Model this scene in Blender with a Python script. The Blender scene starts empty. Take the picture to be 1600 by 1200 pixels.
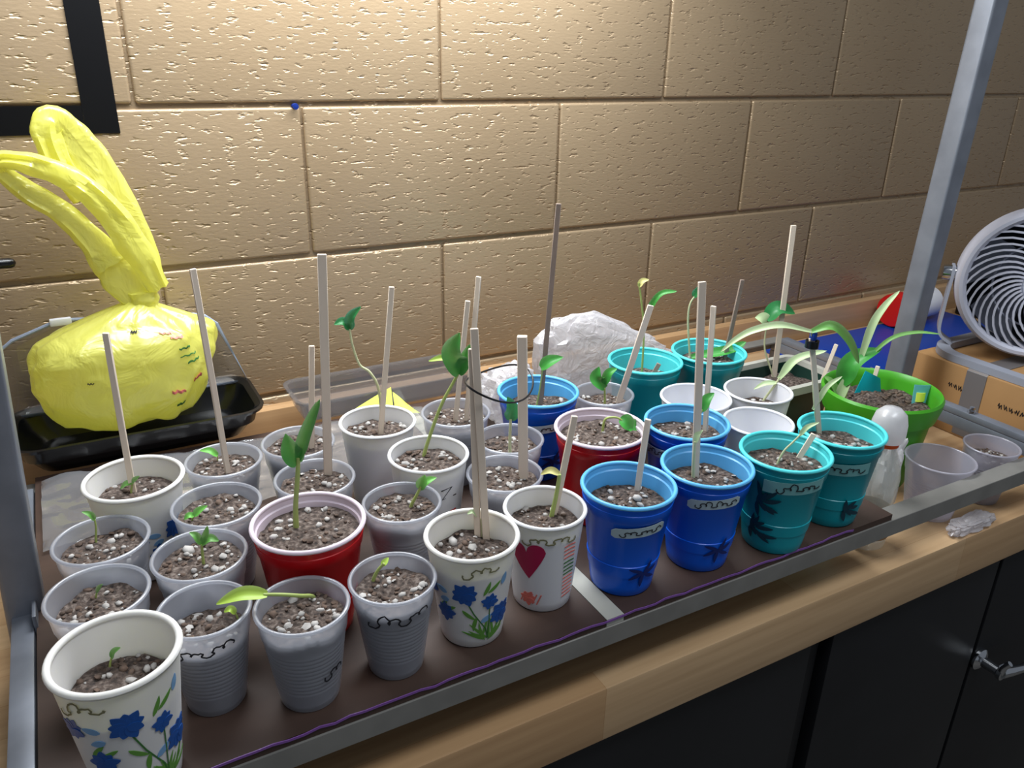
import bpy, bmesh, math, random
from mathutils import Vector, Matrix, noise

# ------------------------------------------------------------------ camera
scene = bpy.context.scene
COL = scene.collection
PI = math.pi
CAM_LOC = Vector((-0.0958, -1.1172, 1.4756))
YAW, PITCH, ROLL, FPX = 0.51355, 0.39817, 0.02258, 1250.0
_f = Vector((math.sin(YAW)*math.cos(PITCH), math.cos(YAW)*math.cos(PITCH), -math.sin(PITCH)))
_r = Vector((math.cos(YAW), -math.sin(YAW), 0))
_u = _r.cross(_f)
_r, _u = math.cos(ROLL)*_r + math.sin(ROLL)*_u, -math.sin(ROLL)*_r + math.cos(ROLL)*_u
cam_data = bpy.data.cameras.new('camera')
cam_data.sensor_width = 36.0
cam_data.lens = FPX/1600*36.0
cam_data.clip_start = 0.02
cam = bpy.data.objects.new('camera', cam_data)
m = Matrix((_r, _u, -_f)).transposed().to_4x4()
m.translation = CAM_LOC
cam.matrix_world = m
COL.objects.link(cam)
scene.camera = cam

# ------------------------------------------------------------------ world, lamps, exposure
world = bpy.data.worlds.new('room_light')
scene.world = world
world.use_nodes = True
world.node_tree.nodes['Background'].inputs[0].default_value = (0.80, 0.88, 1.0, 1)
world.node_tree.nodes['Background'].inputs[1].default_value = 0.20

def area_lamp(name, loc, aim, sx, sy, power, color):
    d = bpy.data.lights.new(name, 'AREA')
    d.shape = 'RECTANGLE'; d.size = sx; d.size_y = sy; d.energy = power; d.color = color
    o = bpy.data.objects.new(name, d)
    o.location = loc
    o.rotation_euler = (Vector(aim)-Vector(loc)).to_track_quat('-Z', 'Y').to_euler()
    COL.objects.link(o)
    return o
# grow lamp hung from the two posts of the stand, just above the top of the picture
area_lamp('grow_lamp', (0.28, -0.20, 1.76), (0.28, -0.28, 1.0), 0.86, 0.20, 13.5, (0.93, 0.97, 1.0))
# ceiling lights of the room, above the viewer
area_lamp('ceiling_lamp', (0.6, -1.25, 2.7), (0.5, -0.8, 0.9), 1.2, 0.4, 15.0, (0.92, 0.96, 1.0))

scene.view_settings.view_transform = 'Standard'
scene.view_settings.look = 'None'
scene.view_settings.gamma = 1.0
scene.view_settings.use_curve_mapping = False
scene.view_settings.exposure = 0.0

# ------------------------------------------------------------------ materials
def lin(r, g, b):
    f = lambda c: ((c/255+0.055)/1.055)**2.4 if c > 10 else c/255/12.92
    return (f(r), f(g), f(b), 1)
def inp(b, k, v):
    if k in b.inputs: b.inputs[k].default_value = v
def mat(name, col, rough=0.5, metal=0.0, trans=0.0, alpha=1.0, spec=0.5, ior=1.45, sss=0.0, coat=0.0, var=0.0, vscale=40, bump=0.0, bscale=200, stretch=None, bdist=0.002):
    m = bpy.data.materials.new(name); m.use_nodes = True
    nt = m.node_tree; b = nt.nodes['Principled BSDF']
    inp(b, 'Base Color', col); inp(b, 'Roughness', rough); inp(b, 'Metallic', metal)
    inp(b, 'Transmission Weight', trans); inp(b, 'Alpha', alpha); inp(b, 'Specular IOR Level', spec); inp(b, 'IOR', ior)
    inp(b, 'Coat Weight', coat)
    if sss:
        inp(b, 'Subsurface Weight', sss); inp(b, 'Subsurface Radius', (0.01, 0.01, 0.006)); inp(b, 'Subsurface Scale', 0.5)
    if var or bump:
        tc = nt.nodes.new('ShaderNodeTexCoord'); mp = nt.nodes.new('ShaderNodeMapping')
        nt.links.new(tc.outputs['Object'], mp.inputs['Vector'])
        if stretch: mp.inputs['Scale'].default_value = stretch
    if var:
        n = nt.nodes.new('ShaderNodeTexNoise'); n.inputs['Scale'].default_value = vscale; n.inputs['Detail'].default_value = 4
        nt.links.new(mp.outputs[0], n.inputs['Vector'])
        mx = nt.nodes.new('ShaderNodeMixRGB')
        d = tuple(max(0, c*(1-var)) for c in col[:3])+(1,); l = tuple(min(1, c*(1+var)) for c in col[:3])+(1,)
        mx.inputs[1].default_value = d; mx.inputs[2].default_value = l
        rp = nt.nodes.new('ShaderNodeValToRGB'); rp.color_ramp.elements[0].position = .35; rp.color_ramp.elements[1].position = .65
        nt.links.new(n.outputs['Fac'], rp.inputs[0]); nt.links.new(rp.outputs[0], mx.inputs[0])
        nt.links.new(mx.outputs[0], b.inputs['Base Color'])
    if bump:
        n2 = nt.nodes.new('ShaderNodeTexNoise'); n2.inputs['Scale'].default_value = bscale; n2.inputs['Detail'].default_value = 3
        nt.links.new(mp.outputs[0], n2.inputs['Vector'])
        bp = nt.nodes.new('ShaderNodeBump'); bp.inputs['Strength'].default_value = bump; bp.inputs['Distance'].default_value = bdist
        nt.links.new(n2.outputs['Fac'], bp.inputs['Height']); nt.links.new(bp.outputs[0], b.inputs['Normal'])
    return m

def wall_paint():
    m = bpy.data.materials.new('gold_block_paint'); m.use_nodes = True
    nt = m.node_tree; b = nt.nodes['Principled BSDF']
    geo = nt.nodes.new('ShaderNodeNewGeometry')
    mp = nt.nodes.new('ShaderNodeMapping'); mp.inputs['Scale'].default_value = (0.50, 1, 1.45)
    nt.links.new(geo.outputs['Position'], mp.inputs['Vector'])
    big = nt.nodes.new('ShaderNodeTexNoise'); big.inputs['Scale'].default_value = 3.5; big.inputs['Detail'].default_value = 3
    nt.links.new(geo.outputs['Position'], big.inputs['Vector'])
    mx = nt.nodes.new('ShaderNodeMixRGB'); mx.inputs[1].default_value = lin(154, 131, 102); mx.inputs[2].default_value = lin(168, 147, 119)
    nt.links.new(big.outputs['Fac'], mx.inputs[0]); nt.links.new(mx.outputs[0], b.inputs['Base Color'])
    inp(b, 'Roughness', 0.33); inp(b, 'Metallic', 0.30); inp(b, 'Specular IOR Level', 0.5)
    # pits of the block face under the paint, and a finer roller texture
    pit = nt.nodes.new('ShaderNodeTexNoise'); pit.inputs['Scale'].default_value = 105; pit.inputs['Detail'].default_value = 2; pit.inputs['Roughness'].default_value = .55
    nt.links.new(mp.outputs[0], pit.inputs['Vector'])
    rp = nt.nodes.new('ShaderNodeValToRGB'); rp.color_ramp.elements[0].position = .27; rp.color_ramp.elements[1].position = .42
    nt.links.new(pit.outputs['Fac'], rp.inputs[0])
    fine = nt.nodes.new('ShaderNodeTexNoise'); fine.inputs['Scale'].default_value = 210; fine.inputs['Detail'].default_value = 2
    nt.links.new(mp.outputs[0], fine.inputs['Vector'])
    ad = nt.nodes.new('ShaderNodeMath'); ad.operation = 'MULTIPLY_ADD'; ad.inputs[1].default_value = .30
    nt.links.new(fine.outputs['Fac'], ad.inputs[0]); nt.links.new(rp.outputs[0], ad.inputs[2])
    bp = nt.nodes.new('ShaderNodeBump'); bp.inputs['Strength'].default_value = 0.70; bp.inputs['Distance'].default_value = 0.0016
    nt.links.new(ad.outputs[0], bp.inputs['Height']); nt.links.new(bp.outputs[0], b.inputs['Normal'])
    return m

def butcher_block():
    m = bpy.data.materials.new('butcher_block_wood'); m.use_nodes = True
    nt = m.node_tree; b = nt.nodes['Principled BSDF']
    geo = nt.nodes.new('ShaderNodeNewGeometry')
    mp = nt.nodes.new('ShaderNodeMapping'); mp.inputs['Scale'].default_value = (1, 1, 1)
    nt.links.new(geo.outputs['Position'], mp.inputs['Vector'])
    br = nt.nodes.new('ShaderNodeTexBrick')
    br.inputs['Scale'].default_value = 1.0; br.inputs['Brick Width'].default_value = .55; br.inputs['Row Height'].default_value = .042
    br.inputs['Mortar Size'].default_value = .0004; br.inputs['Mortar Smooth'].default_value = 1.0
    br.inputs['Color1'].default_value = lin(190, 152, 110); br.inputs['Color2'].default_value = lin(206, 174, 134); br.inputs['Mortar'].default_value = lin(170, 128, 84)
    nt.links.new(mp.outputs[0], br.inputs['Vector'])
    g = nt.nodes.new('ShaderNodeMapping'); g.inputs['Scale'].default_value = (2.5, 60, 60)
    nt.links.new(geo.outputs['Position'], g.inputs['Vector'])
    n = nt.nodes.new('ShaderNodeTexNoise'); n.inputs['Scale'].default_value = 1.6; n.inputs['Detail'].default_value = 5
    nt.links.new(g.outputs[0], n.inputs['Vector'])
    mx = nt.nodes.new('ShaderNodeMixRGB'); mx.blend_type = 'MULTIPLY'; mx.inputs[0].default_value = 0.5
    rp = nt.nodes.new('ShaderNodeValToRGB'); rp.color_ramp.elements[0].color = (.62, .55, .48, 1); rp.color_ramp.elements[0].position = .3; rp.color_ramp.elements[1].position = .65
    nt.links.new(n.outputs['Fac'], rp.inputs[0]); nt.links.new(rp.outputs[0], mx.inputs[2]); nt.links.new(br.outputs['Color'], mx.inputs[1])
    nt.links.new(mx.outputs[0], b.inputs['Base Color']); inp(b, 'Roughness', .38)
    return m

def soil_mat():
    m = bpy.data.materials.new('potting_soil'); m.use_nodes = True
    nt = m.node_tree; b = nt.nodes['Principled BSDF']
    geo = nt.nodes.new('ShaderNodeNewGeometry')
    n = nt.nodes.new('ShaderNodeTexNoise'); n.inputs['Scale'].default_value = 260; n.inputs['Detail'].default_value = 4
    nt.links.new(geo.outputs['Position'], n.inputs['Vector'])
    rp = nt.nodes.new('ShaderNodeValToRGB')
    e = rp.color_ramp.elements
    e[0].position = .30; e[0].color = lin(34, 28, 26)
    e[1].position = .72; e[1].color = lin(126, 114, 106)
    x = e.new(.5); x.color = lin(76, 63, 56)
    nt.links.new(n.outputs['Fac'], rp.inputs[0]); nt.links.new(rp.outputs[0], b.inputs['Base Color']); inp(b, 'Roughness', .9)
    bp = nt.nodes.new('ShaderNodeBump'); bp.inputs['Strength'].default_value = 1; bp.inputs['Distance'].default_value = .002
    nt.links.new(n.outputs['Fac'], bp.inputs['Height']); nt.links.new(bp.outputs[0], b.inputs['Normal'])
    return m

def translucent_film(name, col, mixf, rough=.3, tfac=.0, gl=.12, wr=0, wrs=40):
    """thin plastic film: diffuse + light passing through + gloss (+ clear part)"""
    m = bpy.data.materials.new(name); m.use_nodes = True
    nt = m.node_tree; nt.nodes.clear()
    out = nt.nodes.new('ShaderNodeOutputMaterial')
    d = nt.nodes.new('ShaderNodeBsdfDiffuse'); d.inputs[0].default_value = col
    t = nt.nodes.new('ShaderNodeBsdfTranslucent'); t.inputs[0].default_value = col
    g = nt.nodes.new('ShaderNodeBsdfGlossy'); g.inputs[0].default_value = (1, 1, 1, 1); g.inputs[1].default_value = rough
    tr = nt.nodes.new('ShaderNodeBsdfTransparent')
    a = nt.nodes.new('ShaderNodeMixShader'); a.inputs[0].default_value = mixf
    nt.links.new(d.outputs[0], a.inputs[1]); nt.links.new(t.outputs[0], a.inputs[2])
    c = nt.nodes.new('ShaderNodeMixShader'); c.inputs[0].default_value = tfac
    nt.links.new(a.outputs[0], c.inputs[1]); nt.links.new(tr.outputs[0], c.inputs[2])
    fr = nt.nodes.new('ShaderNodeLayerWeight'); fr.inputs[0].default_value = .5
    pw = nt.nodes.new('ShaderNodeMath'); pw.operation = 'POWER'; pw.inputs[1].default_value = 4.5
    nt.links.new(fr.outputs['Facing'], pw.inputs[0])
    ad = nt.nodes.new('ShaderNodeMath'); ad.operation = 'MULTIPLY_ADD'; ad.inputs[1].default_value = .55; ad.inputs[2].default_value = gl+.035; ad.use_clamp = True
    nt.links.new(pw.outputs[0], ad.inputs[0])
    e = nt.nodes.new('ShaderNodeMixShader')
    nt.links.new(ad.outputs[0], e.inputs[0]); nt.links.new(c.outputs[0], e.inputs[1]); nt.links.new(g.outputs[0], e.inputs[2])
    nt.links.new(e.outputs[0], out.inputs[0])
    if wr:      # fine wrinkles of the film
        geo = nt.nodes.new('ShaderNodeTexCoord')
        vo = nt.nodes.new('ShaderNodeTexNoise'); vo.inputs['Scale'].default_value = wrs; vo.inputs['Detail'].default_value = 3; vo.inputs['Distortion'].default_value = 1.5
        nt.links.new(geo.outputs['Object'], vo.inputs['Vector'])
        bp = nt.nodes.new('ShaderNodeBump'); bp.inputs['Strength'].default_value = wr; bp.inputs['Distance'].default_value = .006
        nt.links.new(vo.outputs['Fac'], bp.inputs['Height'])
        for q in (d, t, g): nt.links.new(bp.outputs[0], q.inputs['Normal'])
    return m

M = dict(
    wall=wall_paint(), wood=butcher_block(), soil=soil_mat(),
    black_tape=mat('black_tape', lin(5, 5, 7), .7, spec=.15),
    black_plastic=mat('black_plastic', lin(10, 11, 13), .22, spec=.6),
    cabinet=mat('black_cabinet_paint', lin(20, 21, 24), .45, var=.15, vscale=8),
    steel=mat('galvanised_steel', lin(128, 133, 143), .42, metal=.35, var=.10, vscale=25),
    dark_steel=mat('grey_steel_rail', lin(132, 130, 125), .45, metal=.2, var=.08, vscale=30),
    chrome=mat('chrome', lin(205, 208, 212), .12, metal=1.0),
    board=mat('brown_hardboard', lin(68, 51, 43), .55, var=.14, vscale=30, stretch=(.3, 1, 1)),
    white_strip=mat('white_plastic_strip', lin(176, 176, 166), .5),
    purple=mat('purple_film', lin(140, 92, 172), .3),
    frost=translucent_film('frosted_grey_plastic', lin(205, 209, 220), .50, rough=.28, tfac=.58, gl=.04),
    clear=translucent_film('clear_grey_plastic', lin(206, 204, 216), .5, rough=.3, tfac=.40, gl=.04),
    white_cup=mat('white_coated_paper', lin(226, 226, 228), .42, sss=.15),
    foam=mat('white_foam', lin(224, 222, 218), .55, sss=.2),
    white_plastic=mat('white_plastic', lin(226, 227, 232), .3, sss=.2),
    blue=mat('blue_plastic', lin(4, 98, 226), .28),
    blue_in=mat('lighter_blue_plastic_inside', lin(96, 178, 232), .34, sss=.1),  # inner wall and rim of the blue cups, paler than the outside
    teal=mat('teal_plastic', lin(10, 160, 172), .30),
    teal_in=mat('lighter_teal_plastic_inside', lin(84, 214, 220), .34, sss=.1),  # same for the teal cups: inner wall and rim in a paler teal
    red=mat('red_plastic', lin(196, 12, 22), .25),
    red_in=mat('white_plastic_lining', lin(222, 206, 218), .35, sss=.1),
    perlite=mat('perlite_crumbs', lin(172, 168, 164), .9, var=.2, vscale=90),
    clod=mat('bark_crumbs', lin(88, 72, 62), .9, var=.45, vscale=120),
    stake=mat('pale_bare_wood', lin(224, 208, 190), .6, var=.06, vscale=20, stretch=(1, 1, .1)),
    stake_grey=mat('grey_weathered_wood', lin(142, 124, 112), .65, var=.1, vscale=20),
    ink=mat('black_marker_ink', lin(28, 28, 34), .5),
    olive_ink=mat('olive_marker_ink', lin(128, 124, 92), .6),
    sticker=mat('pale_paper_sticker', lin(178, 198, 204), .55),
    teal_sticker=mat('pale_teal_tape', lin(124, 184, 184), .5),
    print_blue=mat('blue_flower_print', lin(28, 82, 158), .45),
    print_lblue=mat('light_blue_print', lin(120, 164, 206), .45),
    print_green=mat('green_leaf_print', lin(96, 150, 62), .45),
    print_dgreen=mat('dark_green_leaf_print', lin(58, 112, 54), .45),
    print_crimson=mat('crimson_heart_print', lin(172, 22, 74), .45),
    print_red=mat('red_heart_print', lin(206, 24, 34), .45),
    print_coral=mat('coral_print', lin(222, 118, 106), .45),
    print_dark=mat('dark_teal_print', lin(8, 58, 74), .4),
    print_navy=mat('navy_print', lin(6, 36, 110), .4),
    yellow_bag=translucent_film('yellow_bag_film', lin(248, 246, 126), .48, rough=.30, tfac=.12, gl=.03, wr=.8, wrs=22),
    yellow_note=mat('yellow_paper', lin(232, 246, 92), .6),
    cardboard=mat('cardboard', lin(170, 130, 84), .75, var=.06, vscale=15),
    grey_tape=mat('grey_duct_tape', lin(112, 108, 108), .4),
    fan_grey=mat('grey_fan_plastic', lin(150, 154, 166), .38),
    fan_light=mat('light_grey_fan_plastic', lin(198, 200, 214), .4),
    fan_dark=mat('dark_grey_fan_plastic', lin(60, 64, 72), .4),
    green_pot=mat('bright_green_plastic', lin(70, 160, 34), .38, sss=.1),
    dark_green=mat('dark_green_plastic', lin(22, 52, 44), .4),
    blue_sheet=mat('blue_plastic_sheet', lin(12, 66, 168), .35),
    red_cap=mat('red_cap', lin(206, 26, 24), .3),
    orange=mat('orange_ring', lin(244, 96, 36), .35),
    wrap=translucent_film('clear_crumpled_wrap', lin(236, 234, 238), .5, rough=.22, tfac=.35, gl=.03, wr=.8, wrs=40),
    bottle=translucent_film('clear_bottle_plastic', lin(214, 220, 216), .4, rough=.1, tfac=.78, gl=.04),
    cap_frost=translucent_film('frosted_cap_plastic', lin(232, 232, 236), .5, rough=.3, tfac=.20, gl=.03),
    paper=mat('white_tissue_paper', lin(228, 226, 226), .7, sss=.1),
    film=translucent_film('clear_sheet_film', lin(200, 202, 206), .4, rough=.08, tfac=.80, gl=.06),
    dome=translucent_film('clear_dome_plastic', lin(118, 121, 128), .4, rough=.12, tfac=.62, gl=.05),
    dome_edge=mat('clear_dome_edge', lin(150, 160, 178), .2, spec=.6),
    black_wire=mat('black_wire', lin(16, 16, 22), .4),
    aqua=mat('turquoise_tag', lin(112, 196, 206), .4),
    floor=mat('grey_floor_tile', lin(120, 116, 110), .5, var=.1, vscale=6),
    l_leaf=mat('leaf_green', lin(54, 140, 52), .42, sss=.1, var=.12, vscale=60),
    l_deep=mat('leaf_deep_green', lin(38, 120, 62), .40, sss=.1, var=.12, vscale=60),
    l_mid=mat('leaf_mid_green', lin(92, 150, 66), .45, sss=.1),
    l_bright=mat('leaf_bright_green', lin(104, 180, 74), .45, sss=.1),
    l_lime=mat('leaf_lime_green', lin(164, 196, 70), .45, sss=.1),
    l_pale=mat('leaf_pale_green', lin(178, 200, 150), .45, sss=.1),
    l_blade=mat('leaf_blade_green', lin(120, 176, 92), .42, sss=.1, var=.1, vscale=50),
    l_hull=mat('seed_hull_tan', lin(196, 190, 120), .6),
    stem=mat('stem_yellow_green', lin(160, 176, 100), .5, sss=.1),
    stem_pale=mat('stem_pale', lin(196, 200, 160), .5, sss=.1),
)

# ------------------------------------------------------------------ mesh helpers
class MB:
    def __init__(s): s.v = []; s.f = []
    def add(s, V, F):
        n = len(s.v); s.v += [tuple(p) for p in V]; s.f += [tuple(i+n for i in f) for f in F]; return s
    def lathe(s, prof, seg=40, cap0=False, cap1=False, mod=None):
        n = len(s.v); k = len(prof)
        for j in range(seg):
            a = 2*PI*j/seg
            for i, (r, z) in enumerate(prof):
                q = r*(mod(a, z) if mod else 1)
                s.v.append((q*math.cos(a), q*math.sin(a), z))
        for j in range(seg):
            a0 = n+j*k; a1 = n+((j+1) % seg)*k
            for i in range(k-1): s.f.append((a0+i, a1+i, a1+i+1, a0+i+1))
        if cap0: s.f.append(tuple(n+j*k for j in range(seg))[::-1])
        if cap1: s.f.append(tuple(n+j*k+k-1 for j in range(seg)))
        return s
    def box(s, lo, hi):
        x0, y0, z0 = lo; x1, y1, z1 = hi
        return s.add([(x0,y0,z0),(x1,y0,z0),(x1,y1,z0),(x0,y1,z0),(x0,y0,z1),(x1,y0,z1),(x1,y1,z1),(x0,y1,z1)],
                     [(0,3,2,1),(4,5,6,7),(0,1,5,4),(1,2,6,5),(2,3,7,6),(3,0,4,7)])
    def tube(s, pts, rad, seg=8, closed=False):
        pts = [Vector(p) for p in pts]; n = len(pts); b = len(s.v)
        rs = rad if isinstance(rad, (list, tuple)) else [rad]*n
        ref = None
        for i, p in enumerate(pts):
            if closed: t = pts[(i+1) % n]-pts[i-1]
            else: t = pts[min(i+1, n-1)]-pts[max(i-1, 0)]
            t.normalize()
            if ref is None: ref = Vector((0, 0, 1)) if abs(t.z) < .9 else Vector((1, 0, 0))
            u = (ref - t*ref.dot(t)).normalized(); w = t.cross(u); ref = u
            for j in range(seg):
                a = 2*PI*j/seg; s.v.append(tuple(p+(u*math.cos(a)+w*math.sin(a))*rs[i]))
        m = n if closed else n-1
        for i in range(m):
            for j in range(seg):
                a0 = b+i*seg; a1 = b+((i+1) % n)*seg; k = (j+1) % seg
                s.f.append((a0+j, a0+k, a1+k, a1+j))
        if not closed:
            s.f.append(tuple(b+j for j in range(seg))[::-1]); s.f.append(tuple(b+(n-1)*seg+j for j in range(seg)))
        return s
    def band(s, pts, width, thick, normal):
        """flat strap along pts: rectangular section, width across (tangent x normal)"""
        pts = [Vector(p) for p in pts]; n = len(pts); b = len(s.v)
        for i, p in enumerate(pts):
            t = (pts[min(i+1, n-1)]-pts[max(i-1, 0)]).normalized()
            nn = Vector(normal[i] if isinstance(normal, list) else normal); nn = (nn-t*nn.dot(t)).normalized(); w = t.cross(nn)
            wd = width[i] if isinstance(width, (list, tuple)) else width
            for a, c in ((-1, -1), (1, -1), (1, 1), (-1, 1)): s.v.append(tuple(p+w*a*wd/2+nn*c*thick/2))
        for i in range(n-1):
            for j in range(4):
                k = (j+1) % 4; s.f.append((b+i*4+j, b+i*4+k, b+i*4+4+k, b+i*4+4+j))
        s.f.append((b+3, b+2, b+1, b)); e = b+(n-1)*4; s.f.append((e, e+1, e+2, e+3))
        return s
    def build(s, name, material, parent=None, smooth=True, angle=38, bevel=0, bseg=2):
        me = bpy.data.meshes.new(name)
        me.from_pydata(s.v, [], s.f); me.update()
        if bevel:
            bm = bmesh.new(); bm.from_mesh(me)
            bmesh.ops.bevel(bm, geom=[e for e in bm.edges if len(e.link_faces) == 2 and e.calc_face_angle(0) > .6], offset=bevel, segments=bseg, affect='EDGES', profile=.6)
            bm.to_mesh(me); bm.free()
        bm = bmesh.new(); bm.from_mesh(me); bmesh.ops.recalc_face_normals(bm, faces=bm.faces); bm.to_mesh(me); bm.free()
        me.materials.append(M[material])
        if smooth:
            me.polygons.foreach_set('use_smooth', [True]*len(me.polygons)); me.set_sharp_from_angle(angle=math.radians(angle))
        return link(name, me, parent)

def link(name, data, parent=None):
    o = bpy.data.objects.new(name, data); COL.objects.link(o)
    if parent is not None: o.parent = parent
    return o
def tag(o, label, cat, group=None):
    o['label'] = label; o['category'] = cat
    if group: o['group'] = group
    return o
def thing(name, loc, label, cat, group=None, rotz=0):
    o = link(name, None); o.location = loc; o.rotation_euler = (0, 0, rotz); o.empty_display_size = .02
    return tag(o, label, cat, group)
def struct(o): o['kind'] = 'structure'; return o
def spline(pts, n):
    """Catmull-Rom through pts, n samples per span"""
    pts = [Vector(p) for p in pts]
    if len(pts) == 2: return [pts[0].lerp(pts[1], i/n) for i in range(n+1)]
    P = [pts[0]*2-pts[1]]+pts+[pts[-1]*2-pts[-2]]; out = []
    for i in range(1, len(P)-2):
        a, b, c, d = P[i-1:i+3]
        for k in range(n):
            t = k/n; out.append(.5*((2*b)+(c-a)*t+(2*a-5*b+4*c-d)*t*t+(3*b-a-3*c+d)*t**3))
    out.append(pts[-1]); return out
def camdir(x, y): return math.atan2(CAM_LOC.y-y, CAM_LOC.x-x)
STAKES=[
    (13,(-0.0837,-0.3599,1.0760),(-0.0822,-0.3607,1.2358)),
    (17,(0.0037,-0.3606,1.0740),(-0.0027,-0.3570,1.2842)),
    (18,(0.0926,-0.3500,1.0760),(0.1003,-0.3544,1.1928)),
    (19,(0.0926,-0.4086,1.0750),(0.1011,-0.4134,1.3000)),
    (21,(0.1685,-0.3560,1.0810),(0.1844,-0.3650,1.2471)),
    (23,(0.2627,-0.3495,1.0740),(0.2752,-0.3565,1.2181)),
    (23,(0.2741,-0.3552,1.0740),(0.2858,-0.3618,1.2456)),
    (5,(0.1808,-0.5865,1.0770),(0.1712,-0.5811,1.2708)),
    (5,(0.1753,-0.5811,1.0770),(0.1704,-0.5784,1.2529)),
    (25,(0.2653,-0.5050,1.0750),(0.2607,-0.5025,1.2258)),
    (26,(0.3650,-0.3715,1.0830),(0.3747,-0.3770,1.3206)),
    (28,(0.4626,-0.3943,1.0710),(0.4886,-0.4089,1.1996)),
    (8,(0.4130,-0.5932,1.0840),(0.3995,-0.5856,1.2834)),
    (29,(0.4877,-0.5234,1.0870),(0.4809,-0.5196,1.2310)),
    (31,(0.6672,-0.3599,1.0850),(0.6758,-0.3647,1.1980)),
    (38,(0.8500,-0.2900,1.0000),(0.8444,-0.2868,1.2418)),
    (10,(0.6020,-0.5828,1.0840),(0.5785,-0.5695,1.1967)),
    (38,(0.8900,-0.3488,1.0000),(0.9011,-0.3550,1.0681)),
    (35,(0.8855,-0.4393,1.0280),(0.8879,-0.4407,1.0651)),
    (7,(0.3432,-0.5906,1.0820),(0.3465,-0.5924,1.1595)),
    (9,(0.5303,-0.6190,1.0870),(0.5401,-0.6245,1.1155)),
    (6,(0.2541,-0.5820,1.0780),(0.2662,-0.5888,1.1780)),
    (30,(0.5263,-0.3713,1.0780),(0.5370,-0.3773,1.1067)),
]
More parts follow.
